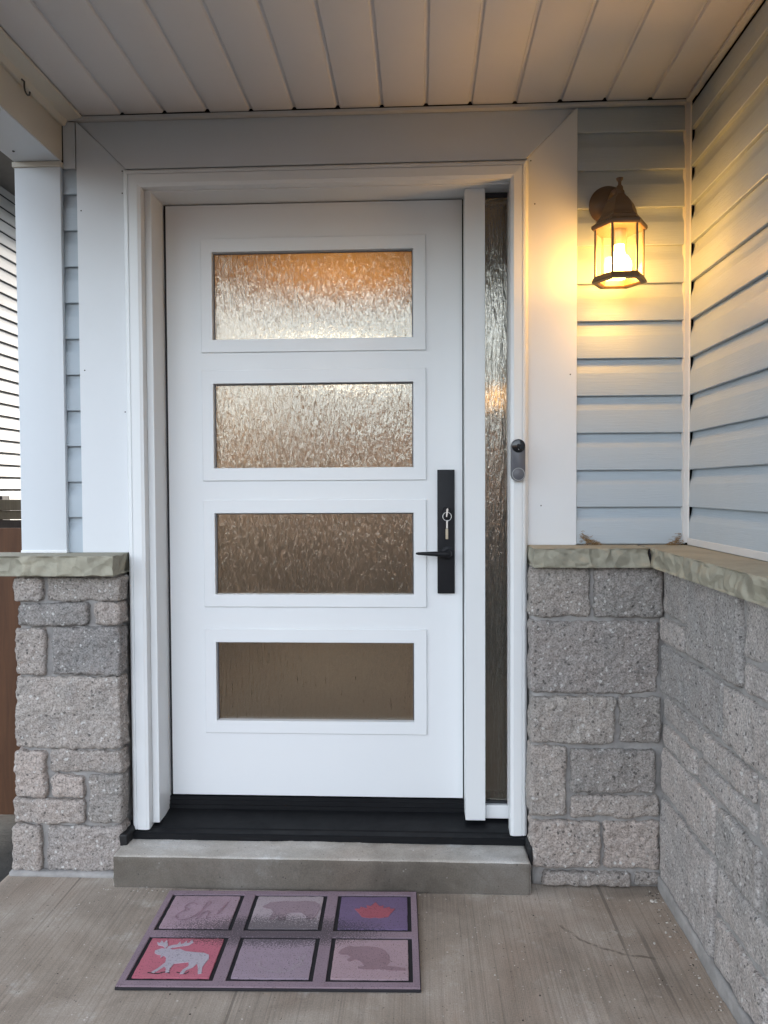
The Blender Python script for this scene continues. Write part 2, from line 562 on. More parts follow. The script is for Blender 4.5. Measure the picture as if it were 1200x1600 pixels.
def lathe(prof, center, axis='z', n=24, bm=None, rot=0.0, cap=True):
    """prof: (radius, along) pairs"""
    bm = bm or bmesh.new()
    c = Vector(center)
    rings = []
    for r, h in prof:
        ring = []
        for k in range(n):
            a = rot + 2 * math.pi * k / n
            u, v = r * math.cos(a), r * math.sin(a)
            ring.append(bm.verts.new(c + Vector({'z': (u, v, h), 'y': (u, h, v)}[axis])))
        rings.append(ring)
    for a, b in zip(rings, rings[1:]):
        for k in range(n):
            bm.faces.new([a[k], a[(k + 1) % n], b[(k + 1) % n], b[k]])
    if cap:
        bm.faces.new(list(reversed(rings[0])))
        bm.faces.new(rings[-1])
    return bm

def rough_block(x0, x1, y0, y1, z0, z1, cell, r, amp, seed, freq=14.0, fine=0.35, faces='all', extra=None):
    """box with rounded, broken edges and a split face: every side gridded, pushed in and out by noise"""
    bm = bmesh.new()
    lo, hi = Vector((x0, y0, z0)), Vector((x1, y1, z1))
    cen, half = (lo + hi) / 2, (hi - lo) / 2
    rr = min(r, min(half) * 0.9)
    inner = half - Vector((rr, rr, rr))
    off = Vector((seed * 7.31 % 50, seed * 3.17 % 50, seed * 1.93 % 50))
    cache = {}
    def V(p):
        key = (round(p.x, 5), round(p.y, 5), round(p.z, 5))
        if key in cache:
            return cache[key]
        q = p - cen
        c = Vector((max(-inner.x, min(inner.x, q.x)), max(-inner.y, min(inner.y, q.y)), max(-inner.z, min(inner.z, q.z))))
        d = q - c
        nrm = d.normalized() if d.length > 1e-9 else Vector((0, 0, 1))
        s = c + nrm * rr
        w = cen + s + off
        k = noise.noise(w * freq) + fine * noise.noise(w * freq * 3.7) + 0.6 * fine * noise.noise(w * freq * 8.0)
        s = s + nrm * (amp * k)
        if extra:
            s = s + nrm * extra(cen + s, nrm, off)
        v = bm.verts.new(cen + s)
        cache[key] = v
        return v
    def grid(ax, val, a1, a2):
        n1 = max(2, int(round((hi[a1] - lo[a1]) / cell)))
        n2 = max(2, int(round((hi[a2] - lo[a2]) / cell)))
        rows = []
        for i in range(n1 + 1):
            row = []
            for j in range(n2 + 1):
                p = Vector((0, 0, 0))
                p[ax] = val
                p[a1] = lo[a1] + (hi[a1] - lo[a1]) * i / n1
                p[a2] = lo[a2] + (hi[a2] - lo[a2]) * j / n2
                row.append(V(p))
            rows.append(row)
        for i in range(n1):
            for j in range(n2):
                q = [rows[i][j], rows[i + 1][j], rows[i + 1][j + 1], rows[i][j + 1]]
                if len(set(q)) == 4:
                    bm.faces.new(q)
    for ax, a1, a2 in ((0, 1, 2), (1, 0, 2), (2, 0, 1)):
        grid(ax, lo[ax], a1, a2)
        grid(ax, hi[ax], a1, a2)
    return bm

rnd = random.Random(11)

# ================================================================== THE SETTING
ZS = 2.327                     # soffit underside
YW = 2.37                      # plane of the siding on the front wall
XW = 0.82                      # plane of the siding on the side wall

gb = bmesh.new()
N = 40
gv = [[gb.verts.new(((i / N - 0.5) * 1600, (j / N - 0.5) * 1600, -0.47)) for j in range(N + 1)] for i in range(N + 1)]
for i in range(N):
    for j in range(N):
        gb.faces.new([gv[i][j], gv[i + 1][j], gv[i + 1][j + 1], gv[i][j + 1]])
obj('ground', gb, 'ground', kind='structure')

obj('porch_floor', box(-1.27, 0.83, 0.30, 2.6, -0.44, 0.0, 0.006), 'concrete', origin=(0, 0, 0), kind='structure')

def step_extra(p, n, off):
    e = noise.noise(Vector((p.x * 22, p.y * 22, p.z * 22)) + off)
    return 0.0035 * noise.noise(Vector((p.x * 5, p.y * 9, p.z * 14)) + off) - (0.005 * max(0.0, e - 0.25) if abs(n.z) > 0.2 and abs(n.y) > 0.2 else 0.0)
st = obj('door_step', rough_block(-0.918, 0.316, 2.203, 2.60, -0.01, 0.094, 0.008, 0.009, 0.0022, 3, 16, 0.7, extra=step_extra), ['step_concrete', 'step_riser'], smooth=50, kind='structure')
for p in st.data.polygons:                # the riser takes the darker concrete, the tread the lighter one
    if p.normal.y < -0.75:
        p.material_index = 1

# ------------------------------------------------------------------ the hallway behind the door
obj('hallway_floor', box(-1.20, 0.52, 2.62, 6.75, 0.05, 0.11), 'room_wood', kind='structure')
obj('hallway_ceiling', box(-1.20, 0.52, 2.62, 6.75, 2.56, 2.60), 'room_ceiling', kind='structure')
obj('hallway_wall', box(-1.24, 0.56, 6.75, 6.80, 0.05, 2.60), 'room_wall', kind='structure')
obj('hallway_wall_left', box(-1.24, -1.20, 2.62, 6.75, 0.05, 2.60), 'room_wall', kind='structure')
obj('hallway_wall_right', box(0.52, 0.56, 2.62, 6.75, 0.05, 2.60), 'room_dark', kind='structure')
obj('sidelight_light_block', box(0.150, 0.172, 2.62, 6.745, 0.111, 2.558), 'room_dark', kind='structure')  # added dark wall, keeps the lamp-lit hall out of the sidelight
obj('hallway_rug', box(-0.95, -0.10, 3.3, 5.1, 0.1105, 0.119, 0.003), 'room_rug', kind='structure')
obj('hallway_cabinet', box(-0.95, -0.35, 6.35, 6.745, 0.1105, 0.95, 0.01), 'room_wood', kind='structure')
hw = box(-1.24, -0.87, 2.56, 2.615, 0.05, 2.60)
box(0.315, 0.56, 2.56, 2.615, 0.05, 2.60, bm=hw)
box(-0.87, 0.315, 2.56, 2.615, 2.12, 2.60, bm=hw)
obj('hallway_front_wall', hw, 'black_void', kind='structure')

obj('sun_block_above', box(-1.25, 5.0, 2.62, 20.0, 2.66, 4.6), 'siding', kind='structure')  # unseen mass over the porch, added to block the low sun
obj('sun_block_rear', box(-1.245, 4.9, 7.6, 20.0, -0.46, 2.655), 'siding', kind='structure')  # unseen mass, added to keep the sun off the neighbour's wall
obj('sun_block_wing', box(0.94, 5.0, 0.16, 9.0, -0.46, 4.2), 'siding', kind='structure')  # unseen mass behind the side wall, added as a sun blocker

# ------------------------------------------------------------------ siding
PITCH = 0.1118
def lap_profile(pitch=PITCH):
    return [(0.0, 0.0015), (0.0155, 0.0), (0.0170, 0.002), (0.0150, pitch * 0.60), (0.0140, pitch * 0.63),
            (0.0075, pitch * 0.76), (0.0050, pitch * 0.84), (0.0040, pitch * 0.92), (0.0035, pitch * 1.01)]

def lap_front(z, x0, x1, y, ztop=9.0, flip=1):
    bm = bmesh.new()
    pr = [(d, min(h + z, ztop)) for d, h in lap_profile()]
    nx = max(1, int((x1 - x0) / 0.12))
    cols = []
    for i in range(nx + 1):
        x = x0 + (x1 - x0) * i / nx
        cols.append([bm.verts.new((x, y - d - 0.0006 * noise.noise(Vector((x * 6, h * 8, 3))), h)) for d, h in pr])
    for a, b in zip(cols, cols[1:]):
        for k in range(len(pr) - 1):
            bm.faces.new([a[k], b[k], b[k + 1], a[k + 1]])
    return bm

def lap_side(z, y0, y1, x, sgn=-1, pitch=PITCH, ztop=9.0):
    bm = bmesh.new()
    pr = [(d, min(h + z, ztop)) for d, h in lap_profile(pitch)]
    ny = max(1, int((y1 - y0) / 0.15))
    cols = []
    for i in range(ny + 1):
        y = y0 + (y1 - y0) * i / ny
        cols.append([bm.verts.new((x + sgn * (d + 0.0008 * noise.noise(Vector((y * 4, h * 5, 7)))), y, h)) for d, h in pr])
    for a, b in zip(cols, cols[1:]):
        for k in range(len(pr) - 1):
            bm.faces.new([a[k], b[k], b[k + 1], a[k + 1]])
    return bm

fw = thing('siding_wall', (0.63, YW, 1.0), 'grey blue horizontal lap siding on front wall behind the lantern', 'wall')
obj('backing', box(0.455, XW, YW + 0.004, YW + 0.10, 1.0, 2.36), 'black_void', fw)
for k in range(12):
    z = 1.0078 + PITCH * k
    if z < 2.315:
        obj('lap', lap_front(z, 0.4725, 0.797, YW, 2.318), 'siding', fw, smooth=25)
cp = prism([(0.786, YW - 0.006), (0.789, YW - 0.024), (0.800, YW - 0.025), (0.804, YW - 0.028), (0.814, YW - 0.004), (0.80, YW)], 'z', 1.012, 2.318)
obj('corner_post', cp, 'j_trim', fw, smooth=30)
obj('starter_strip', box(0.4725, 0.787, YW - 0.009, YW + 0.002, 1.0055, 1.0105, 0.001), 'j_trim', fw)

sw = thing('siding_wall', (XW, 1.5, 1.0), 'grey blue horizontal lap siding on the side wall at right', 'wall')
obj('backing', box(XW + 0.004, XW + 0.10, 0.15, YW + 0.09, 1.0, 2.40), 'black_void', sw)
for k in range(12):
    z = 1.0078 + PITCH * k
    if z < 2.315:
        obj('lap', lap_side(z, 0.15, 2.3535, XW, -1, ztop=2.318), 'side_siding', sw, smooth=25)
obj('starter_strip', box(XW - 0.020, XW - 0.0145, 0.15, 2.345, 1.006, 1.026, 0.002), 'j_trim', sw)

lw = thing('siding_wall', (-1.08, YW, 0.985), 'narrow strip of grey blue siding between white post and door trim', 'wall')
obj('backing', box(-1.24, -0.90, YW + 0.004, YW + 0.10, 0.9, 2.36), 'black_void', lw)
for k in range(12):
    z = 0.982 + PITCH * k * 0.993
    if z < 2.16:
        obj('lap', lap_front(z, -1.105, -1.057, YW, 2.18), 'siding', lw, smooth=25)
obj('corner_trim', box(-1.0983, -1.060, YW - 0.018, YW + 0.002, 2.170, 2.312, 0.002), 'trim_metal', lw)
obj('corner_board', box(-1.245, -1.107, YW - 0.012, YW + 0.06, -0.4, 2.18, 0.003), 'post_metal', lw)
obj('side_panel', box(-1.252, -1.247, YW + 0.0, 7.5, -0.45, 2.6), 'siding', lw)

# ------------------------------------------------------------------ soffit
sf = thing('porch_soffit', (-0.1, 1.6, ZS), 'pale ribbed vinyl soffit panels forming the porch ceiling', 'soffit')
def soffit_panel(x0, w, y0, y1):
    bm = bmesh.new()
    d = 0.007
    pr = [(0.0, d), (0.0035, 0.0008), (0.006, 0.0), (w - 0.0130, 0.0), (w - 0.0105, 0.0010), (w - 0.0065, d), (w, d)]
    ny = 10
    rows = []
    for i in range(ny + 1):
        y = y0 + (y1 - y0) * i / ny
        rows.append([bm.verts.new((x0 + u, y, ZS + h - 0.0012 * noise.noise(Vector((x0 * 7, y * 3, 1)))) ) for u, h in pr])
    for a, b in zip(rows, rows[1:]):
        for k in range(len(pr) - 1):
            bm.faces.new([a[k], a[k + 1], b[k + 1], b[k]])
    return bm
x = -0.905 - 0.1326 * 1
k = 0
while x < 0.80:
    w = 0.1326
    if x + w > XW:
        w = XW - 0.004 - x
    obj('panel', soffit_panel(x, w, 0.90, YW - 0.022 - 0.003 * (k % 3)), 'soffit_vinyl', sf, smooth=30)
    x += 0.1326
    k += 1
obj('panel', soffit_panel(-1.0985, 0.0604, 0.90, YW - 0.024), 'soffit_vinyl', sf, smooth=30)
obj('roof_deck', box(-1.5, 1.3, 0.89, 2.56, ZS + 0.014, ZS + 0.20), 'black_void', sf)
jb = prism([(YW - 0.026, ZS - 0.012), (YW - 0.026, ZS - 0.0035), (YW - 0.002, ZS - 0.0035), (YW - 0.002, ZS - 0.012)], 'x', -1.09, 0.803)
obj('wall_channel', jb, 'j_trim', sf)
obj('side_channel', box(0.786, 0.803, 0.90, YW - 0.028, ZS - 0.012, ZS - 0.003, 0.001), 'j_trim', sf)
bc = bmesh.new()
prism([(-1.0975, ZS - 0.002), (-1.0975, ZS - 0.030), (-1.088, ZS - 0.030), (-1.080, ZS - 0.014), (-1.036, ZS - 0.008), (-1.034, ZS - 0.002)], 'y', 0.90, YW - 0.024, bm=bc)
obj('beam_channel', bc, 'beam_metal', sf, smooth=30)
obj('fascia', box(-1.5, 1.3, 0.84, 0.888, ZS - 0.05, ZS + 0.2, 0.003), 'trim_metal', sf)
obj('front_beam', box(-1.10, 0.93, 0.845, 0.885, 2.19, ZS - 0.051, 0.003), 'beam_metal', sf)

bmx = thing('porch_beam', (-1.17, 1.5, 2.19), 'metal clad porch beam running overhead above the white post', 'beam')
obj('cladding', box(-1.246, -1.0985, 0.89, 2.350, 2.192, ZS + 0.012, 0.004), 'beam_metal', bmx, smooth=40)
obj('bottom_plate', box(-1.244, -1.1005, 0.90, 2.345, 2.187, 2.1918, 0.001), 'post_metal', bmx)
obj('rivet', lathe([(0.004, 0), (0.004, -0.0015), (0.002, -0.003)], (-1.205, 2.26, 2.187), n=10), 'hook_metal', bmx)

hk = thing('screw_hook', (-1.0985, 2.08, 2.28), 'small dark screw hook on the side of the porch beam', 'hook')
hx = -1.0985
pts = [(hx - 0.004, 2.086, 2.303), (hx + 0.012, 2.086, 2.303), (hx + 0.020, 2.086, 2.296), (hx + 0.020, 2.086, 2.283)]
for a in range(0, 200, 20):
    pts.append((hx + 0.020, 2.101 - 0.015 * math.cos(rad(a)), 2.283 - 0.015 * math.sin(rad(a))))
obj('wire', tube(pts, 0.0026, 8), 'hook_metal', hk, smooth=60)
obj('collar', lathe([(0.006, -2.0785), (0.006, -2.0785)], (0, 0, 0), n=4) if False else box(hx, hx + 0.002, 2.08, 2.092, 2.297, 2.309, 0.0008), 'beam_metal', hk)

pp = thing('porch_post', (-1.172, 2.35, 0.985), 'white metal clad post standing on the left pillar cap', 'post')
obj('shaft', box(-1.2455, -1.1015, 2.338, YW - 0.013, 0.992, 2.186, 0.0025), 'post_metal', pp, smooth=40)
obj('top_collar', box(-1.250, -1.096, 2.331, YW - 0.014, 2.170, 2.1865, 0.003), 'beam_metal', pp, smooth=40)
obj('base_caulk', box(-1.247, -1.099, 2.335, YW - 0.014, 0.983, 0.9925, 0.003), 'frame_white', pp, smooth=40)

# ------------------------------------------------------------------ stone work
def stone_parts(parent, rects, plane, base, depth, mat, cell, seed0, amp=0.0065, r=0.010):
    """rects (a0, z0, a1, z1) on a wall plane; each stone is its own object"""
    for k, (a0, z0, a1, z1) in enumerate(rects):
        pr = 0.004 * math.sin(k * 2.7 + seed0)
        if plane == 'y':
            b = rough_block(a0, a1, base + pr, base + depth, z0, z1, cell, r, amp, seed0 + k * 1.37, 15, 0.75)
        else:
            b = rough_block(base + pr, base + depth, a0, a1, z0, z1, cell, r, amp, seed0 + k * 1.37, 13, 0.6)
        obj('stone', b, mat, parent, smooth=180)

lp = thing('stone_pillar', (-1.08, 2.38, 0.0), 'grey split face stone pillar under the white post at left', 'pillar')
left_rects = [(-1.234, 0.841, -1.146, 0.913), (-1.137, 0.841, -0.909, 0.914), (-1.228, 0.768, -1.010, 0.835), (-0.990, 0.768, -0.909, 0.836),
              (-1.236, 0.616, -1.143, 0.760), (-1.120, 0.617, -0.911, 0.762), (-1.240, 0.390, -0.913, 0.610), (-1.245, 0.238, -1.150, 0.383),
              (-1.137, 0.315, -0.914, 0.384), (-1.128, 0.240, -1.030, 0.306), (-1.018, 0.161, -0.914, 0.308), (-1.250, 0.158, -1.028, 0.231),
              (-1.258, 0.010, -1.168, 0.148), (-1.150, 0.011, -0.917, 0.150)]
stone_parts(lp, left_rects, 'y', 2.268, 0.075, 'stone', 0.0045, 5)
obj('mortar', rough_block(-1.226, -0.9235, 2.286, 2.40, -0.004, 0.926, 0.02, 0.004, 0.0028, 71), 'mortar', lp, smooth=180)
obj('mortar_bed', rough_block(-1.262, -0.905, 2.255, 2.33, -0.006, 0.012, 0.012, 0.004, 0.003, 72), 'mortar', lp, smooth=180)

def chisel(p, n, off):
    # shell shaped chips along the chiselled edge of a cap
    if abs(n.z) > 0.6:
        return 0.0006 * noise.noise(p * 12)
    q = Vector(((p.x + p.y) * 15 + p.z * 9, p.z * 19 - (p.x + p.y) * 4, 0)) + off
    q += Vector((0.9 * noise.noise(p * 7), 0.8 * noise.noise(p * 8 + off), 0))
    d = noise.voronoi(q)[0]
    return 0.006 - 0.017 * min(1.0, d[0]) + 0.004 * min(0.3, d[1] - d[0]) + 0.0018 * noise.noise(p * 45) + 0.003 * noise.noise(p * 17 + off)
obj('cap_stone', rough_block(-1.38, -0.911, 2.226, 2.368, 0.922, 0.983, 0.005, 0.003, 0.0006, 31, extra=chisel), 'cap_stone', lp, smooth=22)

rw = thing('stone_wall', (0.51, 2.255, 0.0), 'grey split face stone wainscot facing front beside the door sill', 'wall')
right_rects = [(0.320, 0.802, 0.494, 0.948), (0.503, 0.800, 0.700, 0.948), (0.321, 0.577, 0.690, 0.789), (0.322, 0.429, 0.565, 0.566),
               (0.577, 0.432, 0.700, 0.566), (0.319, 0.212, 0.427, 0.420), (0.437, 0.283, 0.682, 0.411), (0.439, 0.209, 0.697, 0.273),
               (0.325, 0.058, 0.524, 0.197), (0.536, 0.056, 0.699, 0.198), (0.355, 0.006, 0.613, 0.045), (0.623, 0.006, 0.699, 0.046)]
stone_parts(rw, right_rects, 'y', 2.252, 0.07, 'stone', 0.0045, 40)
obj('mortar', rough_block(0.328, 0.74, 2.268, 2.40, -0.004, 0.948, 0.02, 0.004, 0.0028, 73), 'mortar', rw, smooth=180)
obj('cap_stone', rough_block(0.3245, 0.6555, 2.222, YW - 0.002, 0.948, 1.005, 0.005, 0.003, 0.0006, 33, extra=chisel), 'cap_stone', rw, smooth=22)

sdw = thing('stone_wall', (0.70, 1.5, 0.0), 'grey split face stone wainscot on the side wall at right', 'wall')
side_rects = [(2.065, 0.815, 2.258, 0.948), (1.705, 0.736, 2.050, 0.948), (1.455, 0.812, 1.690, 0.948), (2.064, 0.736, 2.262, 0.804),
              (1.350, 0.736, 1.690, 0.801), (1.810, 0.588, 2.258, 0.724), (1.400, 0.586, 1.798, 0.724), (1.925, 0.510, 2.245, 0.577),
              (1.630, 0.508, 1.914, 0.575), (1.300, 0.440, 1.618, 0.574), (1.980, 0.437, 2.240, 0.499), (1.632, 0.437, 1.968, 0.497),
              (1.850, 0.290, 2.250, 0.426), (1.605, 0.290, 1.838, 0.426), (1.290, 0.288, 1.592, 0.428), (1.850, 0.040, 2.248, 0.278),
              (1.540, 0.170, 1.838, 0.279), (1.560, 0.045, 1.838, 0.159), (1.290, 0.045, 1.546, 0.159), (1.230, 0.171, 1.527, 0.277)]
# the courses go on towards the porch edge
for z0, z1, st in ((0.812, 0.948, 1.442), (0.736, 0.801, 1.338), (0.586, 0.724, 1.388), (0.440, 0.574, 1.288), (0.288, 0.428, 1.278), (0.171, 0.277, 1.218), (0.045, 0.159, 1.278)):
    y1 = st
    while y1 > 0.30:
        w = rnd.choice((0.19, 0.27, 0.36))
        y0 = max(0.22, y1 - w)
        if y0 - 0.22 < 0.08:
            y0 = 0.22
        side_rects.append((y0, z0, y1, z1))
        y1 = y0 - 0.012
stone_parts(sdw, side_rects, 'x', 0.697, 0.07, 'side_stone', 0.0065, 90, amp=0.0058, r=0.012)
obj('mortar', rough_block(0.7075, 0.86, 0.21, 2.30, -0.004, 0.948, 0.016, 0.004, 0.0035, 74), 'mortar', sdw, smooth=180)
obj('mortar_bed', rough_block(0.690, 0.72, 0.21, 2.262, -0.004, 0.040, 0.012, 0.005, 0.004, 75), 'mortar', sdw, smooth=180)
obj('cap_stone', rough_block(0.6605, XW - 0.002, 0.18, YW - 0.003, 0.9475, 1.0045, 0.006, 0.003, 0.0006, 34, extra=chisel), 'cap_stone', sdw, smooth=22)
obj('cap_joint', box(0.6545, 0.6615, 2.236, YW - 0.004, 0.951, 1.001, 0.001), 'rubber', sdw)

# ------------------------------------------------------------------ door trim, frame and sill
dt = thing('door_surround', (-0.29, 2.35, 1.0), 'flat white mitred metal boards around the door opening', 'door trim')
gp = 0.0009
obj('side_board', prism([(-1.056, 0.9835), (-0.900, 0.9835), (-0.900, 2.164 - gp), (-1.056, 2.314 - gp)], 'y', 2.350, YW + 0.003, 0.001), 'trim_metal', dt)
hb = prism([(-1.056 + gp, 2.3145), (-0.896 + gp, 2.1575), (0.316 - gp, 2.1575), (0.4715 - gp, 2.3145)], 'y', 2.350, YW + 0.003, 0.001)
for v in hb.verts:                        # the head board kicks out at its foot over the moulding
    v.co.y += -0.012 + 0.026 * (v.co.z - 2.164) / 0.15
obj('head_board', hb, 'trim_metal', dt)
obj('side_board', prism([(0.320, 1.0055), (0.4715, 1.0055), (0.4715, 2.314 - gp), (0.320, 2.164 - gp)], 'y', 2.350, YW + 0.003, 0.001), 'trim_metal', dt)

for nx_, nz_ in ((-1.043, 2.04), (-1.040, 1.55), (-0.912, 2.157), (-0.913, 2.09), (0.345, 2.03), (0.365, 1.125), (0.452, 1.52), (0.333, 2.158), (-0.914, 1.42)):
    obj('nail_head', lathe([(0.0022, 0.0), (0.0022, -0.0008), (0.0012, -0.0014)], (nx_, 2.350, nz_), 'y', 8), 'hook_metal', dt)
obj('caulk_line', rough_block(-0.9062, -0.8985, 2.340, 2.3505, 0.99, 2.16, 0.012, 0.003, 0.0012, 91, 20, 0.6), 'frame_white', dt, smooth=180)
obj('caulk_line', rough_block(0.3190, 0.3255, 2.340, 2.3505, 1.01, 2.16, 0.012, 0.003, 0.0012, 92, 20, 0.6), 'frame_white', dt, smooth=180)
df = thing('door_frame', (-0.29, 2.42, 0.09), 'white exterior door frame with narrow sidelight and black sill', 'door frame')
XL, XR, ZT = -0.9045, 0.3225, 2.156            # outer edges of the brick mould
prof = [(0.0, 2.372), (0.0, 2.339), (0.003, 2.333), (0.008, 2.3285), (0.013, 2.327), (0.016, 2.327), (0.017, 2.3295), (0.019, 2.3295),
        (0.020, 2.326), (0.046, 2.3245), (0.050, 2.3265), (0.0555, 2.328), (0.0565, 2.334), (0.0565, 2.372)]
def sweep_piece(side):
    bm = bmesh.new()
    A, B = [], []
    for o_, y in prof:
        if side == 'l':
            a, b = (XL + o_, y, 0.1185), (XL + o_, y, ZT - o_)
        elif side == 'r':
            a, b = (XR - o_ * 0.93, y, 0.1185), (XR - o_ * 0.93, y, ZT - o_)
        else:
            a, b = (XL + o_, y, ZT - o_ - 0.0005), (XR - o_ * 0.93, y, ZT - o_ - 0.0005)
        A.append(bm.verts.new(a))
        B.append(bm.verts.new(b))
    for i in range(len(prof) - 1):
        bm.faces.new([A[i], A[i + 1], B[i + 1], B[i]])
    bm.faces.new(A)
    bm.faces.new(list(reversed(B)))
    return bm
for s_ in 'lrt':
    obj('brick_mould', sweep_piece(s_), 'frame_white', df, smooth=25)
JL, JR, JT = -0.826, 0.2765, 2.094
obj('jamb', box(-0.8475, JL, 2.357, 2.52, 0.128, 2.112, 0.0015), 'frame_white', df)
obj('jamb', box(JR, 0.2695 + 0.03, 2.357, 2.52, 0.128, 2.112, 0.0015), 'frame_white', df)
obj('head_jamb', box(JL + 0.0002, JR - 0.0002, 2.3575, 2.52, JT, 2.112, 0.0015), 'frame_white', df)
obj('mullion', box(0.1375, 0.1995, 2.385, 2.47, 0.1385, JT - 0.0005, 0.002), 'frame_white', df)
sl = obj('sidelight_frame', box(0.200, JR - 0.0005, 2.405, 2.455, 0.137, 0.179, 0.002), 'frame_white', df)
obj('bead', box(0.2715, JR - 0.0005, 2.412, 2.44, 0.1795, JT - 0.012, 0.0015), 'j_trim', sl)
obj('gasket', box(0.200, 0.2712, 2.422, 2.44, 2.078, JT - 0.0005), 'gasket', sl)
obj('gasket', box(0.200, 0.2712, 2.418, 2.44, 0.1795, 0.1875), 'gasket', sl)
obj('pane', box(0.200, 0.2712, 2.428, 2.434, 0.188, 2.0775), 'rain_glass', sl)
si = prism([(2.313, 0.0945), (2.313, 0.111), (2.318, 0.1145), (2.342, 0.1165), (2.346, 0.1195), (2.452, 0.1345), (2.452, 0.146), (2.456, 0.148), (2.456, 0.160), (2.459, 0.162), (2.459, 0.172), (2.54, 0.172), (2.54, 0.0945)], 'x', -0.907, 0.3225)
obj('sill', si, 'sill_black', df, smooth=25)
wg = box(JL + 0.0003, -0.8185, 2.472, 2.50, 0.173, JT - 0.0003)
box(0.1345, 0.1373, 2.472, 2.50, 0.173, JT - 0.0003, bm=wg)
box(-0.8185, 0.1345, 2.472, 2.50, 2.0915, JT - 0.0003, bm=wg)
obj('weatherstrip', wg, 'gasket', df)
obj('membrane', rough_block(-0.924, -0.896, 2.268, 2.40, 0.088, 0.128, 0.006, 0.006, 0.004, 81), 'membrane', df, smooth=180)
obj('membrane', rough_block(0.3145, 0.332, 2.258, 2.40, 0.060, 0.116, 0.006, 0.005, 0.004, 82), 'membrane', df, smooth=180)

# ------------------------------------------------------------------ the door
dr = thing('front_door', (-0.343, 2.465, 0.175), 'white front door with four wide textured glass panes', 'door')
DX0, DX1, DZ0, DZ1, DY = -0.8175, 0.1335, 0.1765, 2.0905, 2.465
GX0, GX1 = -0.667, -0.022
panes = [(1.660, 1.939), (1.247, 1.519), (0.8375, 1.101), (0.424, 0.681)]
sb = bmesh.new()
box(DX0, GX0 - 0.02, DY, DY + 0.044, DZ0, DZ1, bm=sb)
box(GX1 + 0.02, DX1, DY, DY + 0.044, DZ0, DZ1, bm=sb)
zs = [DZ1] + [v for p in panes for v in (p[1] + 0.02, p[0] - 0.02)] + [DZ0]
for i in range(0, len(zs), 2):
    box(GX0 - 0.02, GX1 + 0.02, DY, DY + 0.044, zs[i + 1], zs[i], bm=sb)
bmesh.ops.remove_doubles(sb, verts=sb.verts, dist=0.0001)
obj('slab', sb, 'door_white', dr)
for z0, z1 in panes:
    ox0, ox1, oz0, oz1 = GX0 - 0.037, GX1 + 0.040, z0 - 0.041, z1 + 0.043
    fb = bmesh.new()
    # moulded frame: raised flat face, eased outer edge, sloped inner lip down to the glass
    loops = []
    for ins, y in ((0.0, DY - 0.0004), (0.0, DY - 0.0050), (0.0012, DY - 0.0062)):
        loops.append([(ox0 + ins, oz0 + ins, y), (ox1 - ins, oz0 + ins, y), (ox1 - ins, oz1 - ins, y), (ox0 + ins, oz1 - ins, y)])
    for ins, y in ((-0.0012, DY - 0.0062), (0.0, DY - 0.0050), (0.0012, DY + 0.015)):
        loops.append([(GX0 + ins, z0 + ins, y), (GX1 - ins, z0 + ins, y), (GX1 - ins, z1 - ins, y), (GX0 + ins, z1 - ins, y)])
    vs = [[fb.verts.new((a, y, b)) for a, b, y in L] for L in loops]
    for A, B in zip(vs, vs[1:]):
        for i in range(4):
            fb.faces.new([A[i], A[(i + 1) % 4], B[(i + 1) % 4], B[i]])
    lf = obj('lite_frame', fb, 'door_white', dr)
    obj('pane', box(GX0 - 0.004, GX1 + 0.004, DY + 0.014, DY + 0.020, z0 - 0.004, z1 + 0.004), 'rain_glass', lf)
    gk = bmesh.new()
    box(GX0 + 0.0013, GX0 + 0.004, DY + 0.0105, DY + 0.0138, z0 + 0.0014, z1 - 0.0014, bm=gk)
    box(GX1 - 0.004, GX1 - 0.0013, DY + 0.0105, DY + 0.0138, z0 + 0.0014, z1 - 0.0014, bm=gk)
    box(GX0 + 0.0042, GX1 - 0.0042, DY + 0.0105, DY + 0.0138, z1 - 0.004, z1 - 0.0014, bm=gk)
    obj('gasket', gk, 'bell_grey', lf)
hp = obj('handle_plate', box(0.0535, 0.1085, DY - 0.011, DY - 0.0003, 0.842, 1.238, 0.0015), 'handle_black', dr, smooth=40)
cyl = obj('lock_cylinder', lathe([(0.018, -0.011), (0.018, -0.016), (0.0165, -0.019), (0.0075, -0.019), (0.0075, -0.0205)], (0.0835, DY, 1.101), 'y', 28), 'handle_black', hp, smooth=35)
lv = bmesh.new()
lathe([(0.021, -0.0115), (0.021, -0.015), (0.0125, -0.018), (0.0115, -0.045), (0.0105, -0.052)], (0.0865, DY, 0.972), 'y', 24, bm=lv)
n_ = 14
rings = []
for i in range(n_ + 1):
    u = i / n_
    xx = 0.0955 - 0.111 * u
    hh = 0.0105 * (1 - u) + 0.0042 * u
    tt = 0.0085 * (1 - u) + 0.005 * u
    yc = DY - 0.049 - 0.006 * math.sin(u * math.pi * 0.5)
    zc = 0.9715 + 0.003 * u
    if i in (0, n_):
        hh *= 0.6
        tt *= 0.6
    rings.append([lv.verts.new((xx, yc + tt * math.cos(a) * (1 if True else 1), zc + hh * math.sin(a))) for a in [2 * math.pi * q / 14 for q in range(14)]])
for a, b in zip(rings, rings[1:]):
    for q in range(14):
        lv.faces.new([a[q], a[(q + 1) % 14], b[(q + 1) % 14], b[q]])
lv.faces.new(rings[0])
lv.faces.new(list(reversed(rings[-1])))
obj('lever', lv, 'handle_black', hp, smooth=45)

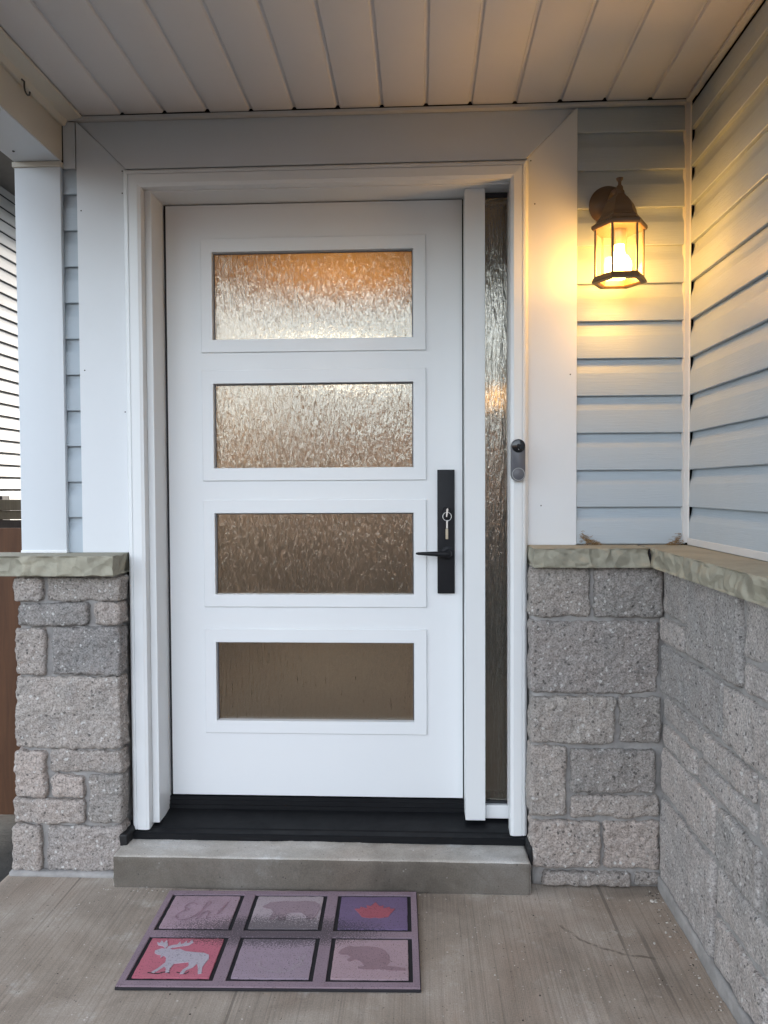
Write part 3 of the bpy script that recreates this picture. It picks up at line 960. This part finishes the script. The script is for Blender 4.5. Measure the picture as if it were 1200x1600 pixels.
ky = thing('key_ring', (0.0835, DY - 0.022, 1.09), 'small metal key ring hanging from the key in the lock', 'keys')
ry = DY - 0.0315
obj('key', prism([(0.0815, 1.112), (0.0855, 1.116), (0.0875, 1.112), (0.0835, 1.088), (0.0805, 1.088)], 'y', ry - 0.001, DY - 0.0212), 'steel', ky)
rp = [(0.0835 + 0.0135 * math.cos(rad(a)), ry - 0.004 + 0.002 * math.sin(rad(a)), 1.0895 + 0.0135 * math.sin(rad(a))) for a in range(0, 361, 15)]
obj('ring', tube(rp, 0.0010, 8, cap=False), 'steel', ky, smooth=60)
fb_ = bmesh.new()
box(0.0805, 0.0860, ry - 0.006, ry - 0.003, 1.052, 1.078, 0.001, bm=fb_)
obj('chain_tab', fb_, 'steel', ky)
obj('fob', box(0.0785, 0.0870, ry - 0.0075, ry - 0.002, 1.018, 1.051, 0.0012), 'brass', ky)

# ------------------------------------------------------------------ doorbell
db = thing('video_doorbell', (0.2895, 2.315, 1.262), 'slim dark grey video doorbell with round button on white frame', 'doorbell')
cx, zb, zt_, rb = 0.2910, 1.2195, 1.3035, 0.0208
def pill(r, y0, y1, inset):
    bm = bmesh.new()
    L = []
    for y, ii in ((y1, 0), (y0 + 0.004, 0), (y0 + 0.001, inset), (y0, inset * 2.5)):
        ring = []
        for a in range(0, 181, 12):
            ring.append(bm.verts.new((cx + (r - ii) * math.cos(rad(a)), y, zt_ + (r - ii) * math.sin(rad(a)))))
        for a in range(180, 361, 12):
            ring.append(bm.verts.new((cx + (r - ii) * math.cos(rad(a)), y, zb + (r - ii) * math.sin(rad(a)))))
        L.append(ring)
    for A, B in zip(L, L[1:]):
        n = len(A)
        for i in range(n):
            bm.faces.new([A[i], A[(i + 1) % n], B[(i + 1) % n], B[i]])
    bm.faces.new(L[-1])
    bm.faces.new(L[0])
    return bm
obj('body', pill(rb, 2.302, 2.3238, 0.0008), 'bell_grey', db, smooth=40)
ln = obj('lens_cover', lathe([(0.0198, -0.0002), (0.0198, -0.0012), (0.018, -0.002)], (cx, 2.302, zt_), 'y', 36), 'bell_black', db, smooth=40)
obj('lens', lathe([(0.0055, -0.0021), (0.0055, -0.0032), (0.003, -0.0036)], (cx, 2.302, zt_ + 0.001), 'y', 20), 'handle_black', ln, smooth=60)
obj('indicator', lathe([(0.0014, -0.0021), (0.0013, -0.0025)], (cx, 2.302, zt_ - 0.0098), 'y', 12), 'bell_ring', ln)
bt = obj('button', lathe([(0.0165, -0.0002), (0.0165, -0.0008), (0.0160, -0.0011)], (cx, 2.302, zb), 'y', 40), 'bell_grey', db, smooth=40)
obj('ring', tube([(cx + 0.0182 * math.cos(rad(a)), 2.3016, zb + 0.0182 * math.sin(rad(a))) for a in range(0, 361, 8)], 0.0010, 6, cap=False), 'bell_ring', bt, smooth=60)

# ------------------------------------------------------------------ lantern
LX, LY = 0.566, 2.232
lt = thing('wall_lantern', (LX, YW - 0.012, 1.9), 'lit bronze hexagonal wall lantern on the blue siding', 'lantern')
HR = rad(0)
pl = lathe([(0.056, 0.0), (0.056, -0.008), (0.050, -0.014), (0.046, -0.022), (0.030, -0.034), (0.016, -0.040)], (LX - 0.004, YW - 0.013, 2.022), 'y', 32)
obj('back_plate', pl, 'lantern_metal', lt, smooth=40)
ap = []
for i in range(13):
    u = i / 12
    ap.append((LX - 0.003 + 0.003 * u, YW - 0.045 - (YW - 0.045 - LY) * u, 2.018 + 0.020 * math.sin(math.pi * u) - 0.012 * u))
obj('arm', tube(ap, [0.011] * 6 + [0.010] * 7, 12), 'lantern_metal', lt, smooth=60)
# stepped hexagonal roof
rf = lathe([(0.0755, 1.9085), (0.0790, 1.9125), (0.0790, 1.9200), (0.0650, 1.9290), (0.0635, 1.9370), (0.0560, 1.9420), (0.0500, 1.9530), (0.0470, 1.9660), (0.0410, 1.9800), (0.0310, 1.9930), (0.0200, 2.0020), (0.0170, 2.0080)], (LX, LY, 0), 'z', 6, rot=HR)
roof = obj('roof', rf, 'lantern_metal', lt)
obj('finial', lathe([(0.0125, 2.0080), (0.0140, 2.0140), (0.0120, 2.0190), (0.0100, 2.0200), (0.0090, 2.0300), (0.0050, 2.0350), (0.0045, 2.0440), (0.0095, 2.0500), (0.0100, 2.0540), (0.0040, 2.0560)], (LX, LY, 0), 'z', 16), 'lantern_metal', roof, smooth=50)
# hexagonal bottom ring, open in the middle
br = bmesh.new()
R0 = [(0.0645, 1.7790), (0.0700, 1.7780), (0.0775, 1.7650), (0.0775, 1.7600), (0.0620, 1.7590), (0.0560, 1.7640), (0.0560, 1.7790), (0.0645, 1.7790)]
rgs = [[br.verts.new((LX + r * math.cos(HR + k * math.pi / 3), LY + r * math.sin(HR + k * math.pi / 3), z)) for k in range(6)] for r, z in R0[:-1]]
for i in range(len(rgs)):
    A, B = rgs[i], rgs[(i + 1) % len(rgs)]
    for k in range(6):
        br.faces.new([A[k], A[(k + 1) % 6], B[(k + 1) % 6], B[k]])
obj('bottom_ring', br, 'lantern_metal', lt)
for k in range(6):
    a = HR + k * math.pi / 3
    px, py = LX + 0.0672 * math.cos(a), LY + 0.0672 * math.sin(a)
    obj('corner_bar', tube([(px, py, 1.7775), (px, py, 1.9095)], 0.0034, 6), 'lantern_metal', lt)
    a2 = a + math.pi / 3
    qx, qy = LX + 0.0672 * math.cos(a2), LY + 0.0672 * math.sin(a2)
    d = Vector((qx - px, qy - py, 0)).normalized() * 0.0045
    gp_ = bmesh.new()
    vs = [gp_.verts.new(v) for v in ((px + d.x, py + d.y, 1.7795), (qx - d.x, qy - d.y, 1.7795), (qx - d.x, qy - d.y, 1.908), (px + d.x, py + d.y, 1.908))]
    gp_.faces.new(vs)
    nrm = Vector((math.cos(a + math.pi / 6), math.sin(a + math.pi / 6), 0)) * 0.002
    ext = bmesh.ops.extrude_face_region(gp_, geom=list(gp_.faces))
    for v in [e for e in ext['geom'] if isinstance(e, bmesh.types.BMVert)]:
        v.co += nrm
    obj('glass_pane', gp_, 'lantern_glass', lt)
obj('socket', lathe([(0.020, 1.9080), (0.020, 1.8800), (0.016, 1.8720), (0.016, 1.8660)], (LX, LY, 0), 'z', 20), 'brass', lt, smooth=40)
bp_ = [(0.013, 1.8655), (0.0135, 1.852)]
for a in range(60, -91, -15):
    bp_.append((max(0.001, 0.0340 * math.cos(rad(a))), 1.806 + 0.038 * math.sin(rad(a))))
obj('bulb', lathe(bp_, (LX, LY, 0), 'z', 24), 'bulb', lt, smooth=180)

# ------------------------------------------------------------------ lamp inside the hallway
hl = thing('hallway_lamp', (-0.52, 5.0, 2.56), 'glowing bowl lamp in the hallway, its amber glow filling the upper door glass', 'lamp')
obj('ceiling_plate', lathe([(0.06, 2.5595), (0.06, 2.545), (0.015, 2.535)], (-0.52, 5.0, 0), 'z', 28), 'brass', hl, smooth=40)
obj('stem', tube([(-0.52, 5.0, 2.536), (-0.52, 5.0, 2.03)], 0.008, 12), 'brass', hl, smooth=60)
obj('bowl', lathe([(0.02, 1.93), (0.16, 1.95), (0.27, 1.99), (0.31, 2.035), (0.30, 2.036), (0.26, 1.998), (0.15, 1.96), (0.02, 1.945)], (-0.52, 5.0, 0), 'z', 36), 'bowl_glass', hl, smooth=60)
obj('diffuser', lathe([(0.01, 2.012), (0.27, 2.012), (0.27, 2.022), (0.01, 2.022)], (-0.52, 5.0, 0), 'z', 36), 'hall_lamp', hl, smooth=40)

hs = thing('hallway_sconce', (0.52, 3.9, 1.6), 'small amber wall light inside seen blurred through the sidelight', 'lamp')
obj('shade', lathe([(0.020, 1.58), (0.030, 1.60), (0.034, 1.67), (0.020, 1.68)], (0.372, 3.9, 0), 'z', 20), 'sconce', hs, smooth=50)
obj('bracket', box(0.385, 0.519, 3.89, 3.91, 1.56, 1.58, 0.003), 'brass', hs)

# ------------------------------------------------------------------ doormat
MCX, MCY, MROT = -0.3690, 1.9660, rad(1.6)
MW, MH = 0.722, 0.432
mt = thing('doormat', (MCX, MCY, 0.0), 'worn pink and mauve six square doormat with moose, bear and leaf', 'doormat')
mt.rotation_euler = (0, 0, MROT)
def mobj(name, bm, mat, parent, **kw):
    for v in bm.verts:
        v.co += Vector((MCX, MCY, 0))
    o = obj(name, bm, mat, parent, **kw)
    return o
mobj('rubber_base', box(-MW / 2, MW / 2, -MH / 2, MH / 2, 0.001, 0.0075, 0.002), 'rubber', mt)
TW, TH, GAP = 0.187, 0.159, 0.0105
tcx = [-0.2385, 0.0, 0.2385]
tcy = [0.104, -0.104]
lat = bmesh.new()
xs = [-MW / 2 + 0.002]
for c in tcx:
    xs += [c - TW / 2 - GAP, c + TW / 2 + GAP]
xs.append(MW / 2 - 0.002)
ys = [-MH / 2 + 0.002, tcy[1] - TH / 2 - GAP, tcy[1] + TH / 2 + GAP, tcy[0] - TH / 2 - GAP, tcy[0] + TH / 2 + GAP, MH / 2 - 0.002]
for i in range(0, 8, 2):
    box(xs[i], xs[i + 1], ys[0], ys[-1], 0.0076, 0.0122, 0.0012, bm=lat)
for i in range(1, 7, 2):
    for j in range(0, 6, 2):
        box(xs[i] - 0.0008, xs[i + 1] + 0.0008, ys[j], ys[j + 1], 0.0076, 0.01195, 0.0010, bm=lat)
mobj('lattice', lat, 'mat_mauve', mt)
tiles = {}
for r_, row in enumerate((('mat_pink', 'mat_grey', 'mat_violet'), ('mat_rose', 'mat_lilac', 'mat_blush'))):
    for c_, mm in enumerate(row):
        X, Y = tcx[c_], tcy[r_]
        tb = rough_block(X - TW / 2, X + TW / 2, Y - TH / 2, Y + TH / 2, 0.0076, 0.0128, 0.008, 0.0015, 0.0009, 7 * r_ + c_, 60)
        tiles[r_, c_] = mobj('tile', tb, mm, mt, smooth=50)

def flat_print(name, polys, mat, tile, ox, oy, sx, sy):
    bm = bmesh.new()
    for poly in polys:
        if isinstance(poly, dict):           # a brushed stroke: one strip, lifted a hair along its length so it can cross itself
            L, Rr, z0 = poly['l'], poly['r'], poly['z']
            a = [bm.verts.new((ox + u * sx, oy + v * sy, 0.0131 + z0 + 0.000008 * i)) for i, (u, v) in enumerate(L)]
            b = [bm.verts.new((ox + u * sx, oy + v * sy, 0.0131 + z0 + 0.000008 * i)) for i, (u, v) in enumerate(Rr)]
            for i in range(len(a) - 1):
                bm.faces.new([a[i], b[i], b[i + 1], a[i + 1]])
            continue
        P = [(ox + u * sx, oy + v * sy) for u, v in poly]
        prism(P, 'z', 0.0124, 0.01415, bm=bm)
    o = mobj(name, bm, mat, tile)
    return o

STROKE = [0]
def ribbon(pts, w):
    n = len(pts)
    sm = []
    for i in range(n - 1):
        p0, p1, p2, p3 = pts[max(i - 1, 0)], pts[i], pts[i + 1], pts[min(i + 2, n - 1)]
        for s in range(6):
            t = s / 6
            sm.append(tuple(0.5 * (2 * p1[k] + (p2[k] - p0[k]) * t + (2 * p0[k] - 5 * p1[k] + 4 * p2[k] - p3[k]) * t * t + (3 * p1[k] - p0[k] - 3 * p2[k] + p3[k]) * t ** 3) for k in (0, 1)))
    sm.append(pts[-1])
    L, Rr = [], []
    for i, p in enumerate(sm):
        a, b = sm[max(i - 1, 0)], sm[min(i + 1, len(sm) - 1)]
        dx, dy = b[0] - a[0], b[1] - a[1]
        q = math.hypot(dx, dy) or 1e-6
        nx, ny = -dy / q * w / 2, dx / q * w / 2
        L.append((p[0] + nx, p[1] + ny))
        Rr.append((p[0] - nx, p[1] - ny))
    STROKE[0] += 1
    return [{'l': L, 'r': Rr, 'z': 0.00035 + 0.00011 * (STROKE[0] % 7)}]

# local coordinates below: metres on the mat, origin at the tile's centre
moose = [(-0.072, 0.022), (-0.058, 0.032), (-0.050, 0.030), (-0.040, 0.034), (-0.030, 0.026), (-0.012, 0.030), (0.004, 0.020), (0.030, 0.016), (0.052, 0.014), (0.066, 0.006), (0.070, -0.010),
         (0.066, -0.024), (0.062, -0.042), (0.066, -0.068), (0.058, -0.070), (0.052, -0.046), (0.046, -0.030), (0.040, -0.044), (0.026, -0.056), (0.024, -0.070), (0.015, -0.070), (0.018, -0.054), (0.028, -0.040),
         (0.024, -0.024), (0.000, -0.028), (-0.010, -0.030), (-0.014, -0.050), (-0.012, -0.064), (-0.020, -0.066), (-0.024, -0.048), (-0.030, -0.042), (-0.040, -0.058), (-0.048, -0.068), (-0.054, -0.064), (-0.044, -0.050), (-0.032, -0.026),
         (-0.036, -0.006), (-0.044, 0.002), (-0.050, -0.006), (-0.052, 0.004), (-0.062, 0.006), (-0.070, 0.012)]
ant1 = [(-0.046, 0.032), (-0.030, 0.036), (-0.012, 0.040), (0.006, 0.046), (0.014, 0.058), (0.008, 0.070), (0.004, 0.056), (-0.002, 0.054), (-0.004, 0.066), (-0.010, 0.052), (-0.016, 0.050), (-0.020, 0.062), (-0.024, 0.048), (-0.034, 0.046), (-0.044, 0.040)]
ant2 = [(-0.050, 0.032), (-0.058, 0.042), (-0.072, 0.046), (-0.078, 0.058), (-0.070, 0.054), (-0.068, 0.066), (-0.060, 0.054), (-0.056, 0.068), (-0.050, 0.054), (-0.046, 0.044)]
flat_print('moose_print', [moose, ant1, ant2], 'print_white', tiles[1, 0], tcx[0] + 0.004, tcy[1] + 0.002, 1.02, 1.0)
scuff = ribbon([(-0.07, -0.062), (-0.045, -0.066), (-0.03, -0.060), (-0.015, -0.064)], 0.0035) + ribbon([(0.0, -0.060), (0.02, -0.066), (0.03, -0.058)], 0.003)
flat_print('scuff', scuff, 'rubber', tiles[1, 0], tcx[0] + 0.01, tcy[1], 1, 1.02)
bear = [(-0.078, 0.010), (-0.074, 0.020), (-0.066, 0.026), (-0.060, 0.036), (-0.054, 0.034), (-0.046, 0.038), (-0.020, 0.042), (0.010, 0.040), (0.040, 0.044), (0.066, 0.040), (0.080, 0.026), (0.084, 0.006), (0.080, -0.016),
        (0.072, -0.046), (0.052, -0.050), (0.050, -0.034), (0.034, -0.016), (0.010, -0.016), (-0.004, -0.020), (-0.006, -0.052), (-0.026, -0.054), (-0.028, -0.030), (-0.036, -0.050), (-0.050, -0.050), (-0.044, -0.014), (-0.052, 0.002), (-0.066, 0.004)]
flat_print('bear_print', [bear], 'print_shadow', tiles[0, 1], tcx[1] + 0.006, tcy[0] + 0.010, 1.0, 1.0)
leaf = [(0.0, 0.052), (0.014, 0.028), (0.026, 0.034), (0.024, 0.016), (0.044, 0.026), (0.046, 0.014), (0.060, 0.016), (0.052, -0.002), (0.046, -0.014), (0.040, -0.030), (0.014, -0.036), (0.0, -0.032), (-0.014, -0.036), (-0.038, -0.030),
        (-0.046, -0.012), (-0.052, -0.002), (-0.062, 0.014), (-0.046, 0.014), (-0.044, 0.026), (-0.024, 0.016), (-0.026, 0.034), (-0.014, 0.028)]
flat_print('leaf_print', [leaf], 'print_red', tiles[0, 2], tcx[2] + 0.004, tcy[0] + 0.002, 0.92, 0.9)
beaver = [(-0.080, 0.018), (-0.072, 0.034), (-0.058, 0.044), (-0.050, 0.048), (-0.040, 0.044), (-0.010, 0.046), (0.020, 0.042), (0.040, 0.030), (0.052, 0.006), (0.052, -0.018), (0.046, -0.034), (0.070, -0.036), (0.092, -0.042), (0.092, -0.052), (0.060, -0.052),
          (0.030, -0.046), (-0.006, -0.048), (-0.026, -0.046), (-0.024, -0.038), (-0.010, -0.034), (-0.020, -0.016), (-0.034, -0.008), (-0.050, -0.016), (-0.056, -0.010), (-0.046, 0.002), (-0.056, 0.010), (-0.070, 0.010)]
flat_print('beaver_print', [beaver], 'print_plum', tiles[1, 2], tcx[2] - 0.004, tcy[1] + 0.002, 0.98, 1.0)
eh = []
eh += ribbon([(-0.018, 0.030), (-0.030, 0.040), (-0.046, 0.034), (-0.050, 0.018), (-0.036, 0.008), (-0.052, -0.004), (-0.062, -0.026), (-0.050, -0.044), (-0.028, -0.042), (-0.012, -0.024)], 0.0045)
eh += ribbon([(-0.012, -0.024), (0.006, 0.010), (0.018, 0.042), (0.008, 0.044), (0.002, 0.010), (-0.002, -0.042), (0.010, -0.008), (0.022, -0.002), (0.024, -0.020), (0.024, -0.036), (0.036, -0.034)], 0.004)
eh += ribbon([(0.066, 0.046), (0.058, 0.020), (0.048, -0.016)], 0.005)
eh += ribbon([(0.044, -0.030), (0.045, -0.036)], 0.006)
flat_print('lettering', eh, 'print_letter', tiles[0, 0], tcx[0], tcy[0], 1.0, 1.0)
ac = []
ac += ribbon([(-0.022, -0.050), (0.010, -0.058), (0.040, -0.048), (0.058, -0.022), (0.066, 0.012)], 0.006)
ac += ribbon([(0.040, -0.048), (0.044, -0.026)], 0.005) + ribbon([(0.052, -0.034), (0.072, -0.026)], 0.005) + ribbon([(0.058, -0.016), (0.050, 0.006)], 0.005)
ac += ribbon([(-0.022, -0.050), (-0.040, -0.036), (-0.044, -0.014)], 0.005) + ribbon([(0.012, -0.058), (0.010, -0.040)], 0.005)
flat_print('antler_print', ac, 'print_faint', tiles[1, 1], tcx[1] + 0.008, tcy[1], 1.0, 1.0)

# ------------------------------------------------------------------ small debris
def tuft(name, label, cx, cy, cz, n, sx, sz, seed, side):
    """loose dry stalks slumped against the wall: tallest at one side, lying flat at the other"""
    r = random.Random(seed)
    bm = bmesh.new()
    for i in range(n):
        u = r.random()
        base = Vector((cx + side * sx * (u - 0.35) + r.gauss(0, 0.003), cy - abs(r.gauss(0, 0.006)), cz + 0.0015 + sz * (1 - u) ** 1.3 * r.uniform(0.0, 1.0)))
        ang = r.uniform(-0.9, 0.9) + (0.9 if r.random() < 0.3 else 0.0)
        L = r.uniform(0.006, 0.020)
        d = Vector((side * math.cos(ang), -r.uniform(0, 0.35), -math.sin(ang) * 0.6))
        mid = base + d * L * 0.5 + Vector((r.gauss(0, 0.002), -abs(r.gauss(0, 0.002)), r.gauss(0, 0.003)))
        end = base + d * L
        for p in (mid, end):
            p.z = max(p.z, cz + 0.0012)
            p.y = min(p.y, cy)
        tube([base, mid, end], r.uniform(0.0004, 0.0010), 4, bm=bm)
    return tag(obj(name, bm, 'straw', origin=(cx, cy, cz)), label, 'debris')
tuft('dry_nest_straw', 'dry brown straw caught on the ledge beside the white trim board', 0.497, YW - 0.018, 1.0055, 85, 0.056, 0.046, 3, 1)
tuft('dry_nest_straw', 'dry brown straw clump in the inner corner of the ledge', 0.772, YW - 0.026, 1.0055, 75, 0.036, 0.040, 4, -1)

gr = bmesh.new()
r = random.Random(8)
spots = []
for i in range(70):
    spots.append((r.uniform(-0.95, 0.68), 2.195 - abs(r.gauss(0, 0.012)), r.uniform(0.0008, 0.0022)))
for i in range(46):
    spots.append((0.686 - abs(r.gauss(0, 0.02)), r.uniform(1.5, 2.24), r.uniform(0.0008, 0.0028)))
for i in range(60):
    spots.append((r.uniform(0.0, 0.66), r.uniform(1.55, 2.19), r.uniform(0.0006, 0.0016)))
for i in range(40):
    spots.append((r.uniform(-1.2, -0.75), r.uniform(1.6, 2.2), r.uniform(0.0006, 0.0014)))
spots += [(0.655, 2.185, 0.006), (0.664, 2.18, 0.004), (0.60, 1.98, 0.0035), (0.50, 1.86, 0.003), (0.645, 2.03, 0.004)]
for px, py, s in spots:
    ret = bmesh.ops.create_icosphere(gr, subdivisions=1, radius=s)
    k = Vector((r.uniform(0.7, 1.5), r.uniform(0.7, 1.5), r.uniform(0.4, 0.8)))
    for v in ret['verts']:
        v.co = Vector((v.co.x * k.x + px, v.co.y * k.y + py, v.co.z * k.z + s * 0.3))
M['grit'] = m_paint('grit', (0.55, 0.52, 0.47), 0.9, 0.6, 100, 0.3)
o = obj('grit', gr, 'grit', kind='stuff')
tag(o, 'pale grit and stone crumbs scattered on the porch floor', 'grit')
dg = bmesh.new()
for i in range(150):
    e = r.random()
    if e < 0.5:
        px, py = 0.68 - abs(r.gauss(0, 0.02)), 2.235 - abs(r.gauss(0, 0.03)) if e < 0.2 else r.uniform(1.5, 2.24)
    else:
        px, py = r.uniform(-1.1, 0.66), r.uniform(1.55, 2.19)
    s = r.uniform(0.0006, 0.0018)
    ret = bmesh.ops.create_icosphere(dg, subdivisions=1, radius=s)
    k = Vector((r.uniform(0.7, 2.2), r.uniform(0.7, 2.2), 0.4))
    for v in ret['verts']:
        v.co = Vector((v.co.x * k.x + px, v.co.y * k.y + py, v.co.z * k.z + s * 0.2))
M['soil'] = m_paint('soil', (0.035, 0.028, 0.022), 0.95, 0.4)
o = obj('soil_crumbs', dg, 'soil', kind='stuff')
tag(o, 'dark soil crumbs scattered on the porch floor', 'soil')

# ------------------------------------------------------------------ next door
nb = thing('neighbour_house', (-3.9, 7.2, -0.47), 'cream sided neighbouring house far left behind the white post', 'house')
obj('wall', box(-4.3, -3.905, 2.2, 12.0, -0.47, 4.02), 'neighbour_siding', nb)
for k in range(34):
    z = 0.16 + 0.1143 * k
    if z < 3.98:
        obj('lap', lap_side(z, 2.2, 12.0, -3.9, 1, 0.1143, 4.0), 'neighbour_siding', nb, smooth=25)
        obj('lap_shade_strip', box(-3.902, -3.8885, 2.2, 12.0, z - 0.010, z - 0.001), 'black_void', nb)  # solid black strip under each lap stands in for its shade
obj('eave_soffit', box(-4.3, -3.30, 2.0, 12.2, 4.003, 4.03), 'neighbour_soffit', nb)
obj('fascia', box(-3.30, -3.27, 2.0, 12.2, 3.99, 4.20, 0.004), 'neighbour_soffit', nb)
obj('roof', prism([(-3.2, 4.20), (-3.2, 4.23), (-6.5, 5.9), (-6.5, 5.8)], 'y', 1.9, 12.3), 'neighbour_soffit', nb)

fn = thing('wooden_fence', (-2.0, 3.6, -0.47), 'reddish brown vertical board fence beside the stone pillar', 'fence')
for k in range(8):
    x0 = -1.93 - 0.144 * k - (0.0 if k == 0 else 0.004)
    obj('board', box(x0 - 0.138, x0, 3.60, 3.62, -0.40, 0.997 - 0.004 * (k % 2), 0.003), 'fence_wood', fn)
obj('rail', box(-3.1, -1.93, 3.622, 3.66, 0.70, 0.79, 0.003), 'dark_wood', fn)
obj('rail', box(-3.1, -1.93, 3.622, 3.66, -0.22, -0.13, 0.003), 'dark_wood', fn)
obj('board', box(-1.927, -1.70, 3.585, 3.60, -0.40, 0.997, 0.003), 'fence_wood', fn)

rl = thing('timber_deck_rail', (-2.8, 5.0, -0.47), 'dark timber deck rail beyond the reddish board fence', 'rail')
obj('top_rail', box(-4.0, -2.2, 4.96, 5.06, 1.045, 1.115, 0.004), 'rail_wood', rl)
obj('top_rail', box(-4.0, -2.2, 4.98, 5.04, 0.985, 1.042, 0.004), 'rail_wood', rl)
for k in range(4):
    obj('plank', box(-4.0, -2.2, 5.0, 5.03, 0.895 - 0.093 * k, 0.979 - 0.093 * k, 0.003), 'dark_wood', rl)
obj('post', box(-2.93, -2.83, 5.07, 5.17, -0.47, 1.14, 0.004), 'dark_wood', rl)

# ------------------------------------------------------------------ unseen gabled row added behind the viewer to block low sky, shape reflections
def gable_block(x0, x1, y0, y1, h, rise):
    bm = box(x0, x1, y0, y1, -0.47, h)
    prism([(y0 - 0.5, h + 0.002), (y1 + 0.5, h + 0.002), ((y0 + y1) / 2, h + rise)], 'x', x0 - 0.4, x1 + 0.4, bm=bm)
    return bm
M['sky_block_brick'] = m_paint('sky_block_brick', (0.14, 0.10, 0.085), 0.85, 0.2, 20, 0.3)
for k in range(8):
    obj('sky_block_row', gable_block(-62 + 16 * k, -46.8 + 16 * k, -56, -45, 4.9 + 0.4 * (k % 2), 2.2), 'sky_block_brick', kind='structure')
